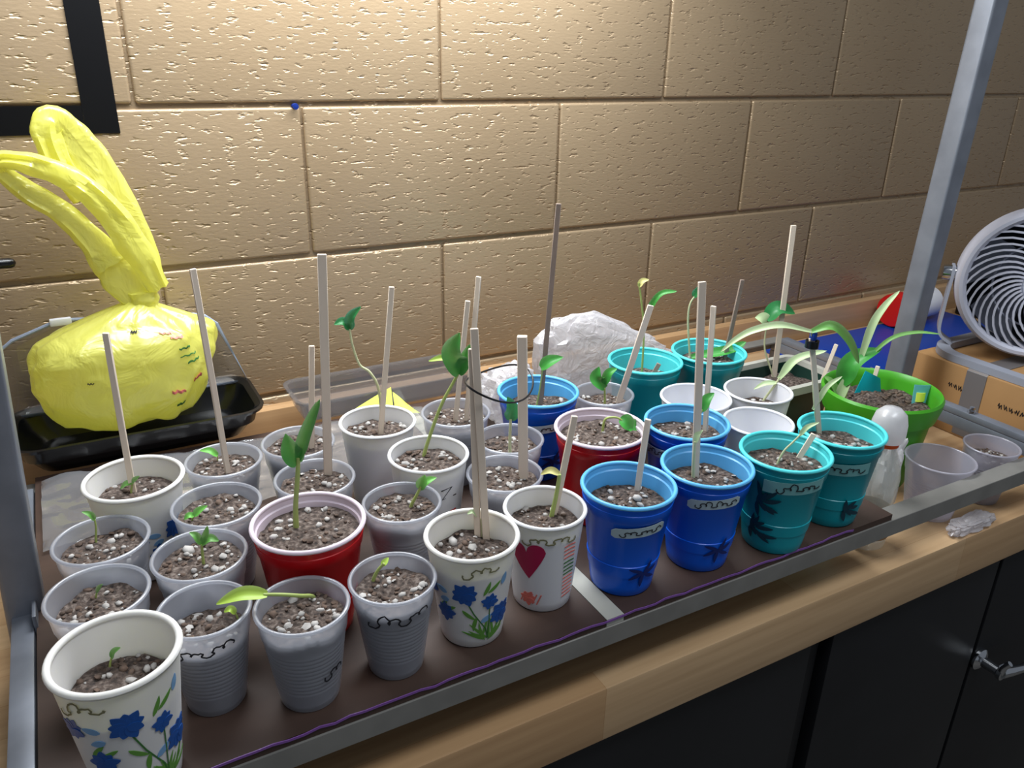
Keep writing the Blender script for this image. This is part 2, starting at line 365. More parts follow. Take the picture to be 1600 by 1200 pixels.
PLANTS=[
    (13,[(-0.0856,-0.3616,1.0760),(-0.0832,-0.3630,1.0852)],0.0010,[([(-0.0832,-0.3630,1.0852),(-0.0882,-0.3582,1.0827),(-0.0943,-0.3529,1.0766)],0.0055),([(-0.0832,-0.3630,1.0852),(-0.0801,-0.3665,1.0897),(-0.0764,-0.3704,1.0949)],0.0049)],'mid'),
    (17,[(-0.0014,-0.3339,1.0740),(-0.0006,-0.3343,1.0815)],0.0008,[([(-0.0006,-0.3343,1.0815),(-0.0071,-0.3321,1.0872),(-0.0163,-0.3283,1.0883)],0.0059)],'bright'),
    (12,[(-0.1207,-0.4302,1.0720),(-0.1186,-0.4314,1.0852),(-0.1182,-0.4316,1.0936)],0.0010,[([(-0.1182,-0.4316,1.0936),(-0.1212,-0.4323,1.0999),(-0.1264,-0.4317,1.1037)],0.0044)],'mid'),
    (14,[(-0.0445,-0.5111,1.0750),(-0.0441,-0.5113,1.0864),(-0.0438,-0.5115,1.0939)],0.0013,[([(-0.0438,-0.5115,1.0939),(-0.0470,-0.5096,1.1012),(-0.0512,-0.5071,1.1047)],0.0053),([(-0.0438,-0.5115,1.0939),(-0.0371,-0.5134,1.0980),(-0.0306,-0.5152,1.0952)],0.0063),([(-0.0439,-0.5114,1.0927),(-0.0392,-0.5115,1.1025),(-0.0372,-0.5101,1.1085)],0.0042)],'mid'),
    (15,[(-0.0425,-0.4375,1.0730),(-0.0403,-0.4388,1.0792)],0.0010,[([(-0.0403,-0.4388,1.0792),(-0.0349,-0.4394,1.0834),(-0.0280,-0.4409,1.0876)],0.0058),([(-0.0403,-0.4388,1.0792),(-0.0445,-0.4386,1.0803),(-0.0487,-0.4385,1.0774)],0.0046)],'bright'),
    (11,[(-0.1260,-0.5121,1.0690),(-0.1248,-0.5127,1.0740)],0.0009,[([(-0.1248,-0.5127,1.0740),(-0.1218,-0.5166,1.0798),(-0.1194,-0.5202,1.0856)],0.0045)],'mid'),
    (1,[(-0.1219,-0.6081,1.0760),(-0.1199,-0.6092,1.0839)],0.0009,[([(-0.1199,-0.6092,1.0839),(-0.1167,-0.6116,1.0900),(-0.1132,-0.6142,1.0939)],0.0040)],'mid'),
    (3,[(0.0242,-0.5939,1.0730),(0.0116,-0.6074,1.0880),(-0.0024,-0.6073,1.0940),(-0.0144,-0.6025,1.0950)],0.0017,[([(-0.0119,-0.6038,1.0950),(-0.0290,-0.5972,1.0960),(-0.0471,-0.5938,1.0920)],0.0096)],'lime'),
    (2,[(-0.0321,-0.5810,1.0630),(-0.0332,-0.5804,1.0691)],0.0009,[([(-0.0332,-0.5804,1.0691),(-0.0363,-0.5791,1.0729),(-0.0409,-0.5769,1.0707)],0.0044)],'lime'),
    (4,[(0.0727,-0.5959,1.0730),(0.0762,-0.5979,1.0831),(0.0810,-0.6006,1.0907)],0.0016,[([(0.0796,-0.5998,1.0882),(0.0829,-0.5984,1.0900),(0.0862,-0.5971,1.0924)],0.0041)],'lime'),
    (16,[(0.0318,-0.5207,1.0930),(0.0329,-0.5214,1.1146),(0.0363,-0.5233,1.1425),(0.0381,-0.5243,1.1606)],0.0024,[([(0.0372,-0.5238,1.1546),(0.0322,-0.5229,1.1673),(0.0299,-0.5235,1.1838)],0.0159),([(0.0380,-0.5242,1.1588),(0.0462,-0.5287,1.1842),(0.0571,-0.5347,1.2135)],0.0100)],'leaf'),
    (20,[(0.1421,-0.5069,1.0750),(0.1471,-0.5097,1.0876),(0.1510,-0.5119,1.0974)],0.0017,[([(0.1499,-0.5113,1.0946),(0.1529,-0.5123,1.1026),(0.1547,-0.5128,1.1091)],0.0089),([(0.1504,-0.5116,1.0960),(0.1572,-0.5127,1.1016),(0.1655,-0.5146,1.1045)],0.0066)],'bright'),
    (21,[(0.1714,-0.3521,1.0810),(0.1702,-0.3514,1.1289),(0.1626,-0.3471,1.1497),(0.1533,-0.3419,1.1584),(0.1478,-0.3388,1.1801),(0.1458,-0.3377,1.1987)],0.0016,[([(0.1458,-0.3377,1.1987),(0.1395,-0.3372,1.2066),(0.1304,-0.3352,1.2051)],0.0088),([(0.1458,-0.3377,1.1987),(0.1484,-0.3406,1.2119),(0.1567,-0.3467,1.2244)],0.0101)],'deep'),
    (22,[(0.1870,-0.4328,1.0820),(0.1932,-0.4363,1.1074),(0.2039,-0.4423,1.1422),(0.2130,-0.4475,1.1635),(0.2186,-0.4506,1.1761)],0.0019,[([(0.2197,-0.4513,1.1754),(0.2136,-0.4498,1.1983),(0.2184,-0.4545,1.2203)],0.0203),([(0.2165,-0.4494,1.1910),(0.2055,-0.4434,1.1921),(0.1933,-0.4366,1.1891)],0.0063),([(0.2192,-0.4510,1.1761),(0.2240,-0.4542,1.1887),(0.2282,-0.4571,1.2077)],0.0127)],'leaf'),
    (5,[(0.1781,-0.5835,1.0770),(0.1776,-0.5832,1.0919),(0.1741,-0.5813,1.0984)],0.0010,[([(0.1746,-0.5816,1.0977),(0.1700,-0.5809,1.1026),(0.1654,-0.5802,1.1016)],0.0034)],'pale'),
    (6,[(0.2497,-0.5847,1.0780),(0.2521,-0.5860,1.0958),(0.2540,-0.5871,1.1146),(0.2542,-0.5872,1.1219)],0.0022,[([(0.2542,-0.5872,1.1219),(0.2483,-0.5812,1.1236),(0.2421,-0.5750,1.1188)],0.0058)],'hull'),
    (24,[(0.2741,-0.4609,1.0730),(0.2736,-0.4606,1.0966),(0.2738,-0.4607,1.1189)],0.0019,[([(0.2739,-0.4608,1.1174),(0.2762,-0.4589,1.1286),(0.2732,-0.4541,1.1418)],0.0133)],'deep'),
    (26,[(0.3536,-0.3803,1.0830),(0.3562,-0.3818,1.1054),(0.3587,-0.3832,1.1313)],0.0010,[([(0.3567,-0.3821,1.1336),(0.3655,-0.3884,1.1415),(0.3775,-0.3964,1.1486)],0.0134)],'leaf'),
    (28,[(0.4505,-0.3840,1.0710),(0.4493,-0.3833,1.0917)],0.0015,[([(0.4494,-0.3834,1.0908),(0.4406,-0.3768,1.1028),(0.4433,-0.3768,1.1184)],0.0158),([(0.4484,-0.3828,1.0968),(0.4533,-0.3851,1.1104),(0.4612,-0.3892,1.1172)],0.0102)],'leaf'),
    (27,[(0.3774,-0.4821,1.0930),(0.3791,-0.4831,1.1062),(0.3886,-0.4884,1.1087),(0.3962,-0.4927,1.1044)],0.0014,[([(0.3924,-0.4906,1.1065),(0.3985,-0.4945,1.1016),(0.4048,-0.4986,1.0942)],0.0153),([(0.3977,-0.4935,1.0998),(0.4126,-0.4998,1.0931),(0.4277,-0.5062,1.0863)],0.0153)],'leaf'),
    (29,[(0.4713,-0.5242,1.0870),(0.4727,-0.5250,1.1042),(0.4764,-0.5271,1.1159)],0.0015,[([(0.4754,-0.5265,1.1143),(0.4806,-0.5269,1.1257),(0.4885,-0.5289,1.1341)],0.0105)],'leaf'),
    (8,[(0.4077,-0.5963,1.0840),(0.4065,-0.5957,1.1027),(0.4056,-0.5951,1.1239)],0.0018,[([(0.4057,-0.5952,1.1225),(0.4087,-0.5943,1.1299),(0.4141,-0.5948,1.1345)],0.0050)],'pale'),
    (30,[(0.5241,-0.3606,1.0780),(0.5221,-0.3595,1.1449),(0.5162,-0.3562,1.1870),(0.5118,-0.3537,1.2100)],0.0014,[([(0.5121,-0.3539,1.2051),(0.5163,-0.3553,1.2115),(0.5236,-0.3584,1.2139)],0.0064),([(0.5201,-0.3584,1.1619),(0.5347,-0.3674,1.1944),(0.5531,-0.3786,1.2009)],0.0073)],'hull'),
    (31,[(0.6253,-0.3369,1.0850),(0.6183,-0.3329,1.1359),(0.6181,-0.3328,1.1621),(0.6242,-0.3363,1.1765)],0.0015,[([(0.6216,-0.3348,1.1729),(0.6244,-0.3379,1.1814),(0.6257,-0.3401,1.1897)],0.0086),([(0.6266,-0.3377,1.0869),(0.6737,-0.3610,1.0966),(0.6941,-0.3694,1.1092)],0.0132)],'deep'),
    (9,[(0.5019,-0.6171,1.0870),(0.5057,-0.6193,1.1012),(0.5127,-0.6233,1.1124),(0.5210,-0.6280,1.1256)],0.0012,[([(0.5174,-0.6259,1.1197),(0.5204,-0.6310,1.1299),(0.5271,-0.6381,1.1373)],0.0045)],'pale'),
    (10,[(0.6005,-0.5825,1.0840),(0.5903,-0.5768,1.1286),(0.5826,-0.5724,1.1736),(0.5770,-0.5693,1.2040)],0.0015,[([(0.5770,-0.5693,1.2040),(0.5485,-0.5522,1.2094),(0.5250,-0.5381,1.2027),(0.5102,-0.5288,1.1919),(0.4980,-0.5209,1.1774)],0.0075),([(0.5770,-0.5693,1.2040),(0.5935,-0.5807,1.2102),(0.6097,-0.5921,1.1948),(0.6215,-0.6009,1.1711)],0.0102),([(0.5914,-0.5774,1.1132),(0.6016,-0.5822,1.1393),(0.6148,-0.5887,1.1530)],0.0057)],'pale'),
    (33,[(0.6334,-0.4690,1.0720),(0.6439,-0.4750,1.0954),(0.6470,-0.4767,1.1042)],0.0016,[([(0.6465,-0.4764,1.1024),(0.6611,-0.4864,1.1290),(0.6901,-0.5045,1.1422)],0.0096),([(0.6451,-0.4756,1.0972),(0.6319,-0.4686,1.0952),(0.6207,-0.4626,1.0881)],0.0056)],'pale'),
    (38,[(0.8487,-0.2900,1.0000),(0.8311,-0.2801,1.0471),(0.8285,-0.2786,1.0893)],0.0016,[([(0.8289,-0.2788,1.0862),(0.8204,-0.2748,1.0946),(0.8107,-0.2702,1.0987)],0.0199),([(0.8278,-0.2782,1.0945),(0.8429,-0.2842,1.1108),(0.8678,-0.2958,1.1045)],0.0218)],'deep'),
    (35,[(0.8056,-0.4575,1.0280),(0.8068,-0.4582,1.0541),(0.8129,-0.4616,1.0780)],0.0022,[([(0.7992,-0.4539,1.0587),(0.8083,-0.4593,1.0911),(0.8371,-0.4758,1.1115)],0.0246),([(0.8137,-0.4620,1.0828),(0.8198,-0.4664,1.1411),(0.8289,-0.4724,1.1701),(0.8417,-0.4805,1.1933)],0.0096),([(0.8167,-0.4637,1.0875),(0.8433,-0.4800,1.1247),(0.8701,-0.4964,1.1358),(0.8991,-0.5139,1.1351)],0.0052),([(0.7966,-0.4525,1.0258),(0.8026,-0.4573,1.0594),(0.8117,-0.4640,1.0810)],0.0125),([(0.8056,-0.4575,1.0280),(0.7887,-0.4458,1.0576),(0.7794,-0.4384,1.0679)],0.0089)],'blade'),
]
CUPS={  # kind, x, y, rim diameter, floor z, height, soil depth below the rim
    1:('big',-0.1162,-0.6354,0.0834,1.0000,0.1100,0.0340),
    2:('grey',-0.0553,-0.5854,0.0692,1.0000,0.0860,0.0230),
    3:('grey',0.0104,-0.6142,0.0720,1.0000,0.0860,0.0130),
    4:('grey',0.0829,-0.6142,0.0707,1.0000,0.0860,0.0130),
    5:('floral',0.1578,-0.6047,0.0816,1.0000,0.0990,0.0220),
    6:('paper',0.2367,-0.5932,0.0762,1.0000,0.0970,0.0190),
    7:('solo',0.3186,-0.6069,0.0901,1.0000,0.1060,0.0240),
    8:('solo',0.4103,-0.6109,0.0910,1.0000,0.1060,0.0220),
    9:('solo',0.5023,-0.6245,0.0926,1.0000,0.1060,0.0190),
    10:('solo',0.5957,-0.6155,0.0926,1.0000,0.1060,0.0220),
    11:('grey',-0.1234,-0.5293,0.0759,1.0000,0.0860,0.0170),
    12:('grey',-0.1158,-0.4519,0.0774,1.0000,0.0860,0.0140),
    13:('floral',-0.0815,-0.3766,0.0897,1.0000,0.0990,0.0230),
    14:('grey',-0.0465,-0.5117,0.0767,1.0000,0.0860,0.0110),
    15:('grey',-0.0195,-0.4368,0.0802,1.0000,0.0860,0.0130),
    16:('solo',0.0394,-0.5338,0.0962,1.0000,0.1060,0.0130),
    17:('grey',0.0024,-0.3521,0.0760,1.0000,0.0860,0.0120),
    18:('grey',0.0799,-0.3461,0.0770,1.0000,0.0860,0.0100),
    19:('grey',0.0736,-0.4294,0.0783,1.0000,0.0860,0.0110),
    20:('grey',0.1322,-0.5100,0.0740,1.0000,0.0860,0.0110),
    21:('paper',0.1649,-0.3576,0.0842,1.0000,0.0970,0.0160),
    22:('paper',0.1843,-0.4521,0.0824,1.0000,0.0970,0.0150),
    23:('grey',0.2612,-0.3531,0.0806,1.0000,0.0860,0.0120),
    24:('grey',0.2849,-0.4403,0.0745,1.0000,0.0860,0.0130),
    25:('grey',0.2434,-0.5051,0.0772,1.0000,0.0860,0.0110),
    26:('solo',0.3552,-0.3804,0.0968,1.0000,0.1060,0.0230),
    27:('solo',0.3648,-0.4951,0.1001,1.0000,0.1060,0.0130),
    28:('grey',0.4480,-0.3843,0.0746,1.0000,0.0860,0.0150),
    29:('solo',0.4581,-0.5247,0.0932,1.0000,0.1060,0.0190),
    30:('solo',0.5315,-0.3559,0.0976,1.0000,0.1060,0.0280),
    31:('solo',0.6314,-0.3654,0.1007,1.0000,0.1060,0.0210),
    32:('white',0.5237,-0.4645,0.0849,1.0000,0.0980,0.0780),
    33:('white',0.6068,-0.4825,0.0828,1.0000,0.0980,0.0260),
    34:('white',0.5416,-0.5486,0.0783,1.0000,0.0980,0.0720),
    36:('clear',0.8380,-0.5900,0.0860,0.9200,0.0800,0.0700),
    37:('clear',0.9350,-0.5980,0.0700,0.9200,0.0800,0.0200),
}

# ================================================================== SETTING
CT, SH = 0.92, 1.00           # top of the counter, top of the stand's boards
fl = struct(MB().box((-2.5, -3.5, -.05), (4.0, .15, 0)).build('floor', 'floor', smooth=False))

# painted concrete-block wall: mortar slab with one mesh object per block
wall = struct(MB().box((-1.6, .0052, 0), (3.6, .16, 2.75)).build('wall_back', 'wall', smooth=False))
BW, BH, JT, JV = .4064, .2032, .0064, .0036
def block_mesh():
    me_o = MB().box((-BW/2+JV/2, 0, -BH/2+JT/2), (BW/2-JV/2, .03, BH/2-JT/2)).build('block', 'wall', bevel=.0040, bseg=3)
    me = me_o.data; bpy.data.objects.remove(me_o); return me
blk = block_mesh()
rnd = random.Random(3)
for k in range(-3, 6):
    off = 0 if k % 2 == 0 else BW/2
    n = -3
    while True:
        cx = n*BW + off + BW/2
        if cx > 3.3: break
        o = link('block', blk, wall)
        o.location = (cx, rnd.uniform(-.0006, .0006), 1.40 + k*BH + BH/2)
        o.rotation_euler = (rnd.uniform(-.003, .003), 0, rnd.uniform(-.0015, .0015))
        n += 1

# black tape rectangle stuck on the wall
t = thing('tape_frame', (-.02, 0, 1.37), 'black tape rectangle stuck on the block wall above the yellow bag', 'tape')
MB().box((-.037, -.0022, 0), (0, -.0004, .55)).build('tape_strip', 'black_tape', t, smooth=False)
MB().box((-.62, -.0022, 0), (-.0372, -.0004, .032)).build('tape_strip', 'black_tape', t, smooth=False)
MB().box((-.657, -.0022, 0), (-.6202, -.0004, .55)).build('tape_strip', 'black_tape', t, smooth=False)

p = thing('push_pin', (.194, .004, 1.398), 'tiny blue push pin in the mortar joint above the stakes', 'pin')
p.rotation_euler = (PI/2, 0, 0)
MB().lathe([(0, 0), (.0032, 0), (.0036, .004), (.0022, .006), (.0024, .010), (.0042, .011), (.0038, .013), (0, .0134)], 14).build('pin_head', 'print_navy', p)

h = thing('wall_hook', (-.30, -.0005, 1.231), 'black round-ended rod hook on the wall at the left edge', 'hook')
MB().lathe([(0, 0), (.016, 0), (.016, .004), (.012, .006), (0, .006)], 18).build('hook_plate', 'black_plastic', h).rotation_euler = (PI/2, 0, 0)
MB().tube([(0, 0, 0), (0, -.018, 0), (.006, -.026, 0), (.02, -.028, 0), (.10, -.028, 0), (.138, -.028, -.001), (.142, -.028, -.001), (.144, -.028, -.001)], [.0062]*5+[.0062, .0048, .001], 12).build('hook_rod', 'black_plastic', h)

# counter, backsplash, cabinets
c = MB().box((-1.3, -.655, CT-.066), (2.7, -.0006, CT)).build('countertop', 'wood', bevel=.003, bseg=2)
tag(c, 'pale butcher-block wooden countertop running along the wall', 'countertop')
b = MB().box((-1.3, -.022, CT+.0002), (2.7, -.0006, CT+.060)).build('backsplash', 'wood', bevel=.002)
tag(b, 'low wooden backsplash board along the foot of the wall', 'backsplash')

def cabinet(x0, x1, doors, label, handles):
    cb = thing('base_cabinet', ((x0+x1)/2, -.32, 0), label, 'cabinet')
    cx, cy = (x0+x1)/2, -.32
    L = lambda x, y, z: (x-cx, y-cy, z)
    MB().box(L(x0, -.625, .09), L(x1, -.02, CT-.067)).build('body', 'cabinet', cb, smooth=False)
    MB().box(L(x0+.01, -.57, 0), L(x1-.01, -.03, .0899)).build('toe_kick', 'cabinet', cb, smooth=False)
    for i, (a, d) in enumerate(doors):
        dr = MB().box(L(a, -.644, .10), L(d, -.6252, CT-.070)).build('door', 'cabinet', cb, bevel=.002)
        if i in handles:
            hx, hz = handles[i]
            hb = MB()
            hb.lathe([(0, 0), (.017, 0), (.017, .004), (.013, .007), (.008, .009), (.0075, .03), (.010, .032), (.010, .038), (0, .039)], 24)
            hb2 = MB(); R = Matrix.Rotation(PI/2, 4, 'X')
            hb2.add([R @ Vector(v) for v in hb.v], hb.f)
            hb2.tube([(0, -.034, 0), (.02, -.037, -.003), (.05, -.038, -.010), (.085, -.036, -.014), (.095, -.034, -.015)], [.0085, .0075, .0062, .0058, .004], 12)
            hb2.tube([(0, -.034, 0), (-.006, -.038, .016), (-.004, -.044, .026)], [.006, .005, .004], 10)
            hh = hb2.build('handle', 'chrome', dr); hh.location = L(hx, -.6445, hz); hh['label'] = 'chrome lever latch'
    MB().box(L(x1-.026, -.632, .10), L(x1-.003, -.6252, CT-.070)).build('stile', 'cabinet', cb, smooth=False)
cabinet(-.62, .612, [(-.61, -.02), (-.014, .580)], 'black cabinet below the counter, left of the double groove', {})
cabinet(.613, 1.60, [(.618, .948), (.956, 1.568)], 'black cabinet with a chrome lever latch below the counter', {1: (.968, .662)})

# ------------------------------------------------------------------ light stand with shelf frame
XL, XR, YF, YB = -.190, 1.012, -.645, -.142
st = thing('plant_stand', (0, 0, CT), 'grey steel frame stand with two upright posts holding the seedling cups', 'plant stand')
S = lambda x, y, z: (x, y, z-CT)
def rail(name, lo, hi, m='dark_steel', bev=.002):
    return MB().box(S(*lo), S(*hi)).build(name, m, st, bevel=bev)
def angle_rail(name, y, s):
    # L section: hanging front flange and a ledge that carries the boards
    P = [(y, .971), (y+s*.003, .971), (y+s*.003, .9895), (y+s*.024, .9895), (y+s*.024, .9925), (y, .9925)]
    b = MB().add([S(x, yy, z) for x in (XL-.009, XR+.009) for yy, z in P], [tuple(range(6))[::-1], tuple(range(6, 12))]+[(i, (i+1) % 6, 6+(i+1) % 6, 6+i) for i in range(6)])
    return b.build(name, 'dark_steel', st, bevel=.0006, bseg=1)
angle_rail('front_rail', YF-.009, 1)
angle_rail('back_rail', YB+.009, -1)
for x in (XL, XR):
    rail('end_rail', (x-.009, YF-.005, .9710), (x+.009, YB+.005, .9893), 'steel')
    rail('end_lip', (x-.009, YF+.0155, .9895), (x+.009, YB-.0155, .9990), 'steel')
    for y in (YF, YB):
        rail('leg', (x-.008, y-.006, CT+.0004), (x+.008, y+.006, .9708), 'steel')
for x in (-.04, .28, .58):
    rail('cross_bar', (x-.010, YF+.0156, .980), (x+.010, YB-.0156, .9924), 'dark_steel')
def post(x0, x1):
    b = MB(); w = .0155
    b.add([S(x0-w, -.39-w, CT+.0004), S(x0+w, -.39-w, CT+.0004), S(x0+w, -.39+w, CT+.0004), S(x0-w, -.39+w, CT+.0004),
           S(x1-w, -.39-w, 1.97), S(x1+w, -.39-w, 1.97), S(x1+w, -.39+w, 1.97), S(x1-w, -.39+w, 1.97)],
          [(0,3,2,1),(4,5,6,7),(0,1,5,4),(1,2,6,5),(2,3,7,6),(3,0,4,7)])
    return b.build('post', 'steel', st, bevel=.004, bseg=3)
post(XR+.000, 1.054); post(XL-.002, -.135)
for x in (XL, XR):      # bolted bracket where the post meets the end rail
    s = 1 if x < 0 else -1
    br = rail('bracket', (x+s*.0092, -.43, .968), (x+s*.0125, -.35, 1.012), 'steel', .001)
bl = MB().lathe([(0, 0), (.006, 0), (.006, .004), (.0035, .004), (.0035, .009), (0, .009)], 6)
for yy in (-.52,):
    o = bl.build('bolt', 'chrome', st, angle=20); o.location = S(XR-.002, yy, .9992)

b1 = MB().box((XL+.011, YF-.0075, SH-.0073), (.270, YB+.0075, SH)).build('shelf_board', 'board', smooth=False)
tag(b1, 'dark brown hardboard shelf panel under the grey and floral cups', 'shelf board')
b2 = MB().box((.290, YF-.0075, SH-.0073), (.662, YB+.0075, SH)).build('shelf_board', 'board', smooth=False)
tag(b2, 'dark brown hardboard shelf panel under the blue and teal cups', 'shelf board')
w = MB().box((.2705, YF-.0075, SH-.0073), (.2895, YB+.0075, SH+.0003)).build('seam_strip', 'white_strip', smooth=False)
tag(w, 'white strip across the shelf beside the front blue cup', 'strip')
rnd = random.Random(8)
pts = []
for i in range(60):
    x = -.10 + i*.0118
    pts.append((x, YF-.0084+rnd.uniform(-.0005, .0003), SH-.0004+rnd.uniform(-.0010, .0014)))
pf = MB().band(pts, .0026, .0005, (0, 1, .15)).build('purple_film', 'purple')
tag(pf, 'thin purple plastic film edge along the front rail', 'film')

# ================================================================== CUPS
WORD = {'solo': 'plastic_cup', 'grey': 'plastic_cup', 'clear': 'plastic_cup', 'floral': 'paper_cup', 'big': 'paper_cup', 'paper': 'paper_cup', 'white': 'plastic_cup'}
TAPER = {'solo': .66, 'grey': .64, 'clear': .68, 'floral': .66, 'big': .66, 'paper': .70, 'white': .66}
COLOUR = {7:'blue', 8:'blue', 26:'blue', 29:'blue', 9:'teal', 10:'teal', 30:'teal', 31:'teal', 16:'red', 27:'red'}
LABELS = {
 1:'large white paper cup with blue flowers, nearest, at the bottom left corner',
 2:'grey translucent plastic cup with dark writing right beside the nearest floral cup',
 3:'grey translucent plastic cup in front of a red cup, pale stem lying across its rim',
 4:'grey translucent plastic cup at the front, left of the blue-flowered cup by the rail',
 5:'white paper cup with blue flowers and grass, second floral cup along the front rail',
 6:'white paper cup with crimson heart and coral print beside the front blue cup',
 7:'front blue plastic cup with pale sticker, beside the crimson heart cup',
 8:'blue plastic cup in the front row beside a teal cup, long stake in it',
 9:'front-row teal plastic cup with dark leaf print and writing on pale tape',
 10:'rightmost teal plastic cup, next to the clear bottle at the front rail',
 11:'grey translucent plastic cup directly behind the nearest floral cup, large white crumb in soil',
 12:'grey translucent plastic cup in front of the back-left white cup, by the left post',
 13:'white floral cup in front of the yellow bag, tan stake in it',
 14:'grey translucent plastic cup touching the left of the front red cup, white lump in soil',
 15:'grey translucent plastic cup behind the one touching the front red cup, left side',
 16:'red plastic cup with white lining and a tall corn-like seedling',
 17:'grey translucent plastic cup with a tall stake right in front of black tray corner',
 18:'grey translucent plastic cup at the back, left of the white cup with yellow paper behind',
 19:'grey translucent plastic cup behind the front red cup, widest pale stake in it',
 20:'grey translucent plastic cup right of the front red cup with small bright sprout',
 21:'white paper cup with red heart in front of the yellow paper note',
 22:'white paper cup with a letter Z and red print, chipped rim',
 23:'grey translucent plastic cup at the back with two stakes, right of the yellow note',
 24:'grey translucent plastic cup tucked in front of the back blue cup',
 25:'grey translucent plastic cup with a square stake tied by black wire',
 26:'back blue plastic cup in front of the clear crumpled bag',
 27:'red plastic cup with white lining surrounded by the blue cups',
 28:'grey translucent plastic cup between the back blue cup and a teal cup',
 29:'blue plastic cup in the second row, right of the red cup',
 30:'back teal plastic cup beside the clear crumpled bag',
 31:'rearmost teal plastic cup, right of the other back teal cup',
 32:'empty white plastic cup behind the second-row blue cup',
 33:'white plastic cup with soil in it, in front of the dark green planter',
 34:'empty white plastic cup squeezed between blue and teal front cups',
 36:'clear plastic cup without soil, standing on the counter behind the front rail',
 37:'clear plastic cup with dried soil at the right edge by the cardboard box',
}
GROUP = {'blue':'blue plastic cups', 'teal':'teal plastic cups', 'red':'red plastic cups'}
KGROUP = {'grey':'grey translucent cups', 'floral':'floral paper cups', 'big':'floral paper cups', 'paper':'heart print paper cups', 'white':'white plastic cups', 'clear':'clear cups on the counter'}

def outer_r(kind, R, h, z):
    t = max(0, min(1, z/h)); r0 = R*TAPER[kind]
    return r0+(R*.955-r0)*t
def ico():
    bm = bmesh.new(); bmesh.ops.create_icosphere(bm, subdivisions=1, radius=1)
    V = [v.co.copy() for v in bm.verts]; F = [[v.index for v in f.verts] for f in bm.faces]; bm.free(); return V, F
ICO = ico()
def lumps(mb, rnd, n, rad, ztop, s0, s1, zs=.6, hgt=None):
    for _ in range(n):
        a = rnd.uniform(0, 2*PI); q = rad*math.sqrt(rnd.random()); s = rnd.uniform(s0, s1)
        ax = [rnd.uniform(.7, 1.35)*s, rnd.uniform(.7, 1.35)*s, rnd.uniform(.6, 1.1)*s*zs]
        R = Matrix.Rotation(rnd.uniform(0, 6.28), 3, 'Z') @ Matrix.Rotation(rnd.uniform(-.6, .6), 3, 'X')
        x, y = q*math.cos(a), q*math.sin(a); z = (hgt(x, y) if hgt else ztop)+s*zs*.25
        V = [R @ Vector((v.x*ax[0]*rnd.uniform(.85, 1.15), v.y*ax[1]*rnd.uniform(.85, 1.15), v.z*ax[2])) + Vector((x, y, z)) for v in ICO[0]]
        mb.add(V, ICO[1])
def soil_plug(parent, r_top, r_bot, z_top, z_bot, seed, amp=.0022):
    hg = lambda x, y: z_top + amp*2.2*noise.noise(Vector((x*45+seed*3.1, y*45, seed))) + amp*.9*noise.noise(Vector((x*150, y*150+seed, 1.7)))
    b = MB(); seg, ring = 36, 9
    b.v.append((0, 0, hg(0, 0)))
    for i in range(1, ring+1):
        r = r_top*i/ring
        for j in range(seg):
            a = 2*PI*j/seg; x, y = r*math.cos(a), r*math.sin(a)
            b.v.append((x, y, hg(x, y)))
    for j in range(seg): b.f.append((0, 1+j, 1+(j+1) % seg))
    for i in range(ring-1):
        for j in range(seg):
            k = (j+1) % seg; b.f.append((1+i*seg+j, 1+(i+1)*seg+j, 1+(i+1)*seg+k, 1+i*seg+k))
    n = len(b.v); e = 1+(ring-1)*seg
    for j in range(seg): b.v.append((r_bot*math.cos(2*PI*j/seg), r_bot*math.sin(2*PI*j/seg), z_bot))
    for j in range(seg):
        k = (j+1) % seg; b.f.append((e+j, n+j, n+k, e+k))
    b.f.append(tuple(n+j for j in range(seg))[::-1])
    b.build('soil', 'soil', parent, angle=60)
    return hg

